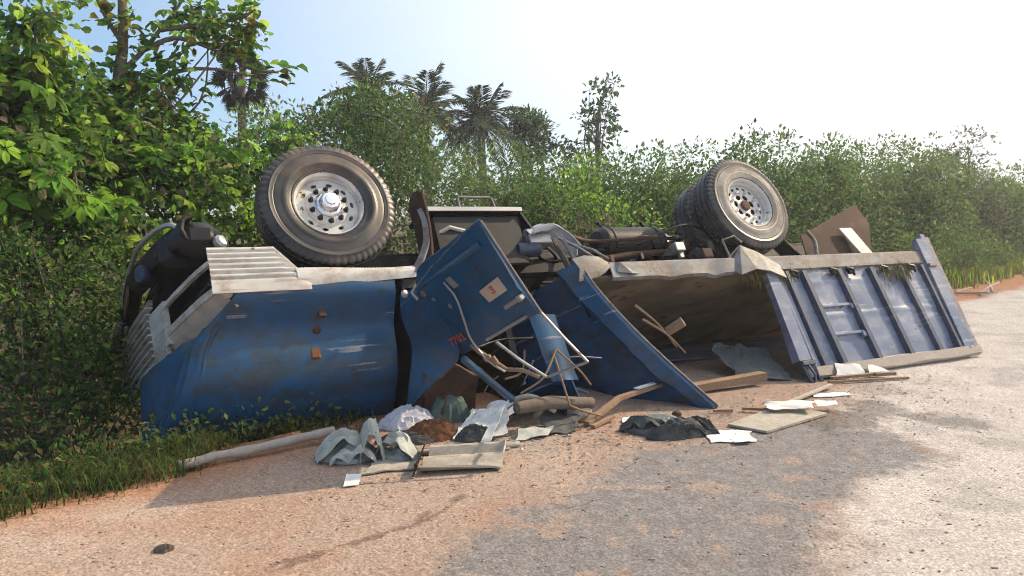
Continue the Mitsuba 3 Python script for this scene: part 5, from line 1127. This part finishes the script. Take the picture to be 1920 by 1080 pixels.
# dark clothes on the road
heap('dark_clothes', [band((.80, 5.70), (1.15, 5.60), .06, .07, 61), band((1.05, 5.52), (1.40, 5.58), .08, .06, 63), band((1.20, 5.66), (1.50, 5.64), .06, .06, 65), pile((.98, 5.66), .20, .12, .09, 51, -.2), pile((1.20, 5.58), .18, .11, .12, 53, .1), pile((1.36, 5.66), .15, .08, .09, 55, -.3), pile((1.10, 5.50), .16, .07, .10, 57, .1)], 'm_cloth_dark', 'heap of dark clothes on the road left of the white papers', 'clothes')
heap('grey_shirt', [pile((1.10, 5.80), .26, .10, .09, 58, .1)], 'm_cloth_grey', 'grey shirt at the back of the heap of dark clothes', 'shirt')
one('paper_scrap', sheet((.84, 5.90, 0), (.99, 5.93, 0), (.98, 6.0, .02), (.86, 5.98, .02), n=8, rough=.02, seed=60), 'm_paper', 'white scrap between the broken plank and the dark clothes', 'paper')
m = sheet((1.38, 5.36, 0), (1.70, 5.40, 0), (1.74, 5.66, 0), (1.44, 5.70, 0), rough=.016, seed=62, freq=4, th=.003); one('white_papers', m, 'm_paper', 'bright white papers lying flat right of the dark clothes', 'paper', smooth=30)
m = sheet((1.54, 5.33, 0), (1.67, 5.34, 0), (1.68, 5.41, 0), (1.56, 5.42, 0), n=8, rough=.012, seed=63, th=.003, lift=.02); one('paper_scrap', m, 'm_paper', 'small sheet at the lower right corner of the white papers', 'paper')
# board and what lies on it
m = MB(); Bp = flat([(1.62, 5.80), (1.85, 5.60), (2.50, 6.12), (2.24, 6.42)], .016); m.quad(*Bp, .018, 8, 8); one('plywood_board', m, 'm_mat', 'thin sandy board lying flat behind the white papers', 'board')
m = sheet((2.02, 6.12, .02), (2.36, 6.10, .02), (2.44, 6.28, .04), (2.06, 6.30, .03), rough=.05, seed=66, lift=.03); one('plastic_bag', m, 'm_paper', 'crumpled white bag on the sandy board', 'bag', smooth=30)
m = sheet((2.46, 6.20, .02), (2.62, 6.22, .03), (2.66, 6.36, .04), (2.48, 6.34, .03), n=9, rough=.04, seed=67, lift=.03); one('plastic_bag', m, 'm_paper', 'small white bag at the right corner of the sandy board', 'bag', smooth=30)
m = MB(); m.bar(z(1.86, 6.26, .03), z(2.06, 6.22, .03), .03, .02); one('stick', m, 'm_wood', 'short dark stick touching the crumpled white bag', 'stick')
m = MB(); m.bar(z(1.62, 6.22, .02), z(1.78, 6.24, .02), .025, .02); one('stick', m, 'm_wood', 'short dark stick on the sand left of the sandy board', 'stick')
m = MB(); m.bar(z(2.26, 6.40, .03), z(2.92, 7.10, .04), .045, .014); one('lath', m, 'm_palewood', 'pale straight lath pointing at the corner of the side wall', 'lath')
m = MB(); m.bar(z(2.98, 7.30, .02), z(3.82, 7.48, .02), .03, .02); one('stick', m, 'm_wood', 'long thin stick lying in front of the side wall', 'stick')
m = MB(); m.bar(z(3.05, 7.42, .035), z(3.62, 7.56, .05), .05, .025); m.bar(z(3.5, 7.5, .05), z(3.72, 7.55, .05), .05, .03); one('dark_board', m, 'm_wood', 'dark broken board against the foot of the side wall', 'board')
m = sheet((3.12, 7.46, .04), (3.42, 7.52, .04), (3.40, 7.62, .12), (3.14, 7.58, .13), n=9, rough=.03, seed=70); one('plastic_bag', m, 'm_paper', 'white bag on the dark board below the side wall', 'bag', smooth=30)
m = sheet((3.46, 7.54, .03), (3.72, 7.62, .03), (3.62, 7.70, .08), (3.5, 7.66, .10), n=9, rough=.03, seed=71); one('plastic_bag', m, 'm_paper', 'second white bag right of the first one below the side wall', 'bag', smooth=30)
one('paper_scrap', sheet((2.62, 6.72, 0), (2.98, 6.78, 0), (3.0, 6.92, 0), (2.66, 6.88, 0), n=9, rough=.012, seed=73), 'm_paper', 'white smear of paper right of the pale lath', 'paper')
# under and inside the body
m = sheet((2.15, 7.40, .0), (2.72, 7.45, .0), (2.55, 7.95, .22), (2.05, 8.0, .24), rough=.09, seed=75, n=18); one('tarpaulin', m, 'm_tarp', 'grey tarpaulin slumped inside the tipper body', 'tarpaulin', smooth=35)
m = MB(); m.bar(z(1.55, 6.86, .05), z(2.35, 7.26, .09), .10, .07); one('timber', m, 'm_wood', 'heavy brown timber on the ground under the tipper body', 'timber')
m = MB(); m.tube([(1.42, 7.15, .52), (1.56, 7.12, .62)], [.045, .05], 10); one('log_end', m, 'm_wood', 'sawn log end poking out behind the slanting blue post', 'log')
for a, b, lab in (((1.10, 7.0, .78), (1.48, 7.0, .40), 'upper of two splintered sticks behind the slanting blue post'), ((1.16, 6.95, .66), (1.55, 6.95, .36), 'lower of two splintered sticks behind the slanting blue post')):
    m = MB(); m.tube(smooth_curve([a, np.array(a) * .5 + np.array(b) * .5 + [0.02, 0, .02], b], 8), np.linspace(.014, .006, 8), 6); one('splinter', m, 'm_wood', lab, 'stick')
rs = np.random.default_rng(97)
for k, (a, b) in enumerate((((8.30, 15.0, .05), (9.3, 15.9, .10)), ((8.5, 15.4, .12), (9.6, 15.5, .04)), ((9.0, 15.1, .05), (9.8, 15.8, .22)), ((8.2, 15.6, .05), (9.1, 15.0, .10)), ((9.3, 15.2, .10), (9.55, 15.9, .28)))):
    a, b = np.array(a), np.array(b); a[2] += gz(a[0], a[1]); b[2] += gz(b[0], b[1])
    m = MB(); m.tube(smooth_curve([a, a * .6 + b * .4 + rs.normal(0, .05, 3), b], 10), np.linspace(.03, .012, 10), 6); key = one('dry_branch', m, 'm_palewood', ('lowest dry branch of the pile at the road edge on the right, pointing away', 'dry branch lying level across the pile at the road edge on the right', 'dry branch sticking up toward the right end of the road edge pile', 'dry branch crossing under the others at the left end of the road edge pile', 'short dry branch standing steepest out of the road edge pile')[k], 'branch', 'dry branches in the pile on the right', smooth=True)
# clods on the near road
one('earth_clod', pile((-1.66, 3.62), .045, .035, .012, 81, .2, fr=10), 'm_bark', 'dark clod of earth on the near road at the lower left', 'clod', smooth=40)
one('earth_clod', pile((-1.72, 3.22), .17, .06, .025, 83, .1, fr=9), 'm_bark', 'flat dark clod cut by the lower edge of the photo', 'clod', smooth=40)
one('stone', blob((1.30, 6.10), .035, .03, .025, 85, .3, 4), 'm_rust', 'dark stone behind the dark clothes', 'stone', smooth=40)
# chips of wood, bark and dry leaves strewn round the wreck
k = 1500; a = rs.random(k); bx = np.where(a < .6, rs.uniform(.3, 4.2, k), rs.uniform(-1.2, 3.5, k)); by = 4.6 + .55 * (bx + 1) + rs.normal(0, .45, k)
p = np.column_stack([bx, by, ground_z(bx, by) + .008]); az = rs.uniform(0, 6.28, k); d = np.stack([np.cos(az), np.sin(az), rs.normal(0, .12, k)], 1)
v, f, c = small_leaves(p, d, unit(rs.normal(0, .3, (k, 3)) + [0, 0, 1]), rs.uniform(.010, .055, k) * rs.random(k) ** .5 + .006, rs.uniform(.006, .018, k), np.array([(.10, .07, .05), (.30, .24, .18), (.20, .13, .08), (.42, .38, .32)])[rs.integers(0, 4, k)] * rs.uniform(.7, 1.2, (k, 1)))
scene['litter'] = mikit.ply((v, f), 'm_leafdry', color=c); labels['litter'] = {'label': 'chips of wood and dry leaves strewn round the wreck', 'category': 'litter', 'kind': 'stuff'}
# uprooted dry grass hanging on the body
for x, u, n in ((4.05, .82, 90), (4.45, .86, 60), (6.35, .86, 110), (6.2, .90, 50), (6.02, .88, 40)):
    b = W(np.column_stack([x + rs.normal(0, .07, n), 1.24 + rs.random(n) * .04, u + rs.normal(0, .03, n)])); d = unit(W(np.zeros((1, 3)) + [0, .05, 1])[0] - W(np.zeros((1, 3)))[0] + rs.normal(0, .35, (n, 3)) + [0, 0, -.4])
    v, f, c = small_leaves(b, d, unit(rs.normal(size=(n, 3))), rs.uniform(.08, .28, n), np.full(n, .008), np.array([(.14, .13, .05), (.20, .17, .08), (.08, .09, .03)])[rs.integers(0, 3, n)])
    put('dry_grass', (v, f), 'm_leafdry', bed, color=c, kind='stuff')

# broken window glass on the sand before the cab
k = 420; gx_ = rs.normal(.15, .55, k); gy_ = 5.35 + .3 * gx_ + rs.normal(0, .22, k); s_ = rs.uniform(.006, .018, k)[:, None]
a_ = rs.uniform(0, 6.28, (k, 1)); P0 = np.column_stack([gx_, gy_, ground_z(gx_, gy_) + .008])
v = np.concatenate([P0[:, None] + s_[..., None] * np.stack([np.column_stack([np.cos(a_ + o), np.sin(a_ + o), rs.normal(0, .25, (k, 1))]) for o in (0, 2.0, 4.3)], 1)], 1).reshape(-1, 3)
scene['glass_shards'] = mikit.ply((v, np.arange(3 * k).reshape(-1, 3)), two({'type': 'principled', 'base_color': rgb(.30, .36, .35), 'roughness': .08, 'specular': .8}))
labels['glass_shards'] = {'label': 'crumbs of broken window glass on the sand before the cab', 'category': 'glass', 'kind': 'stuff'}
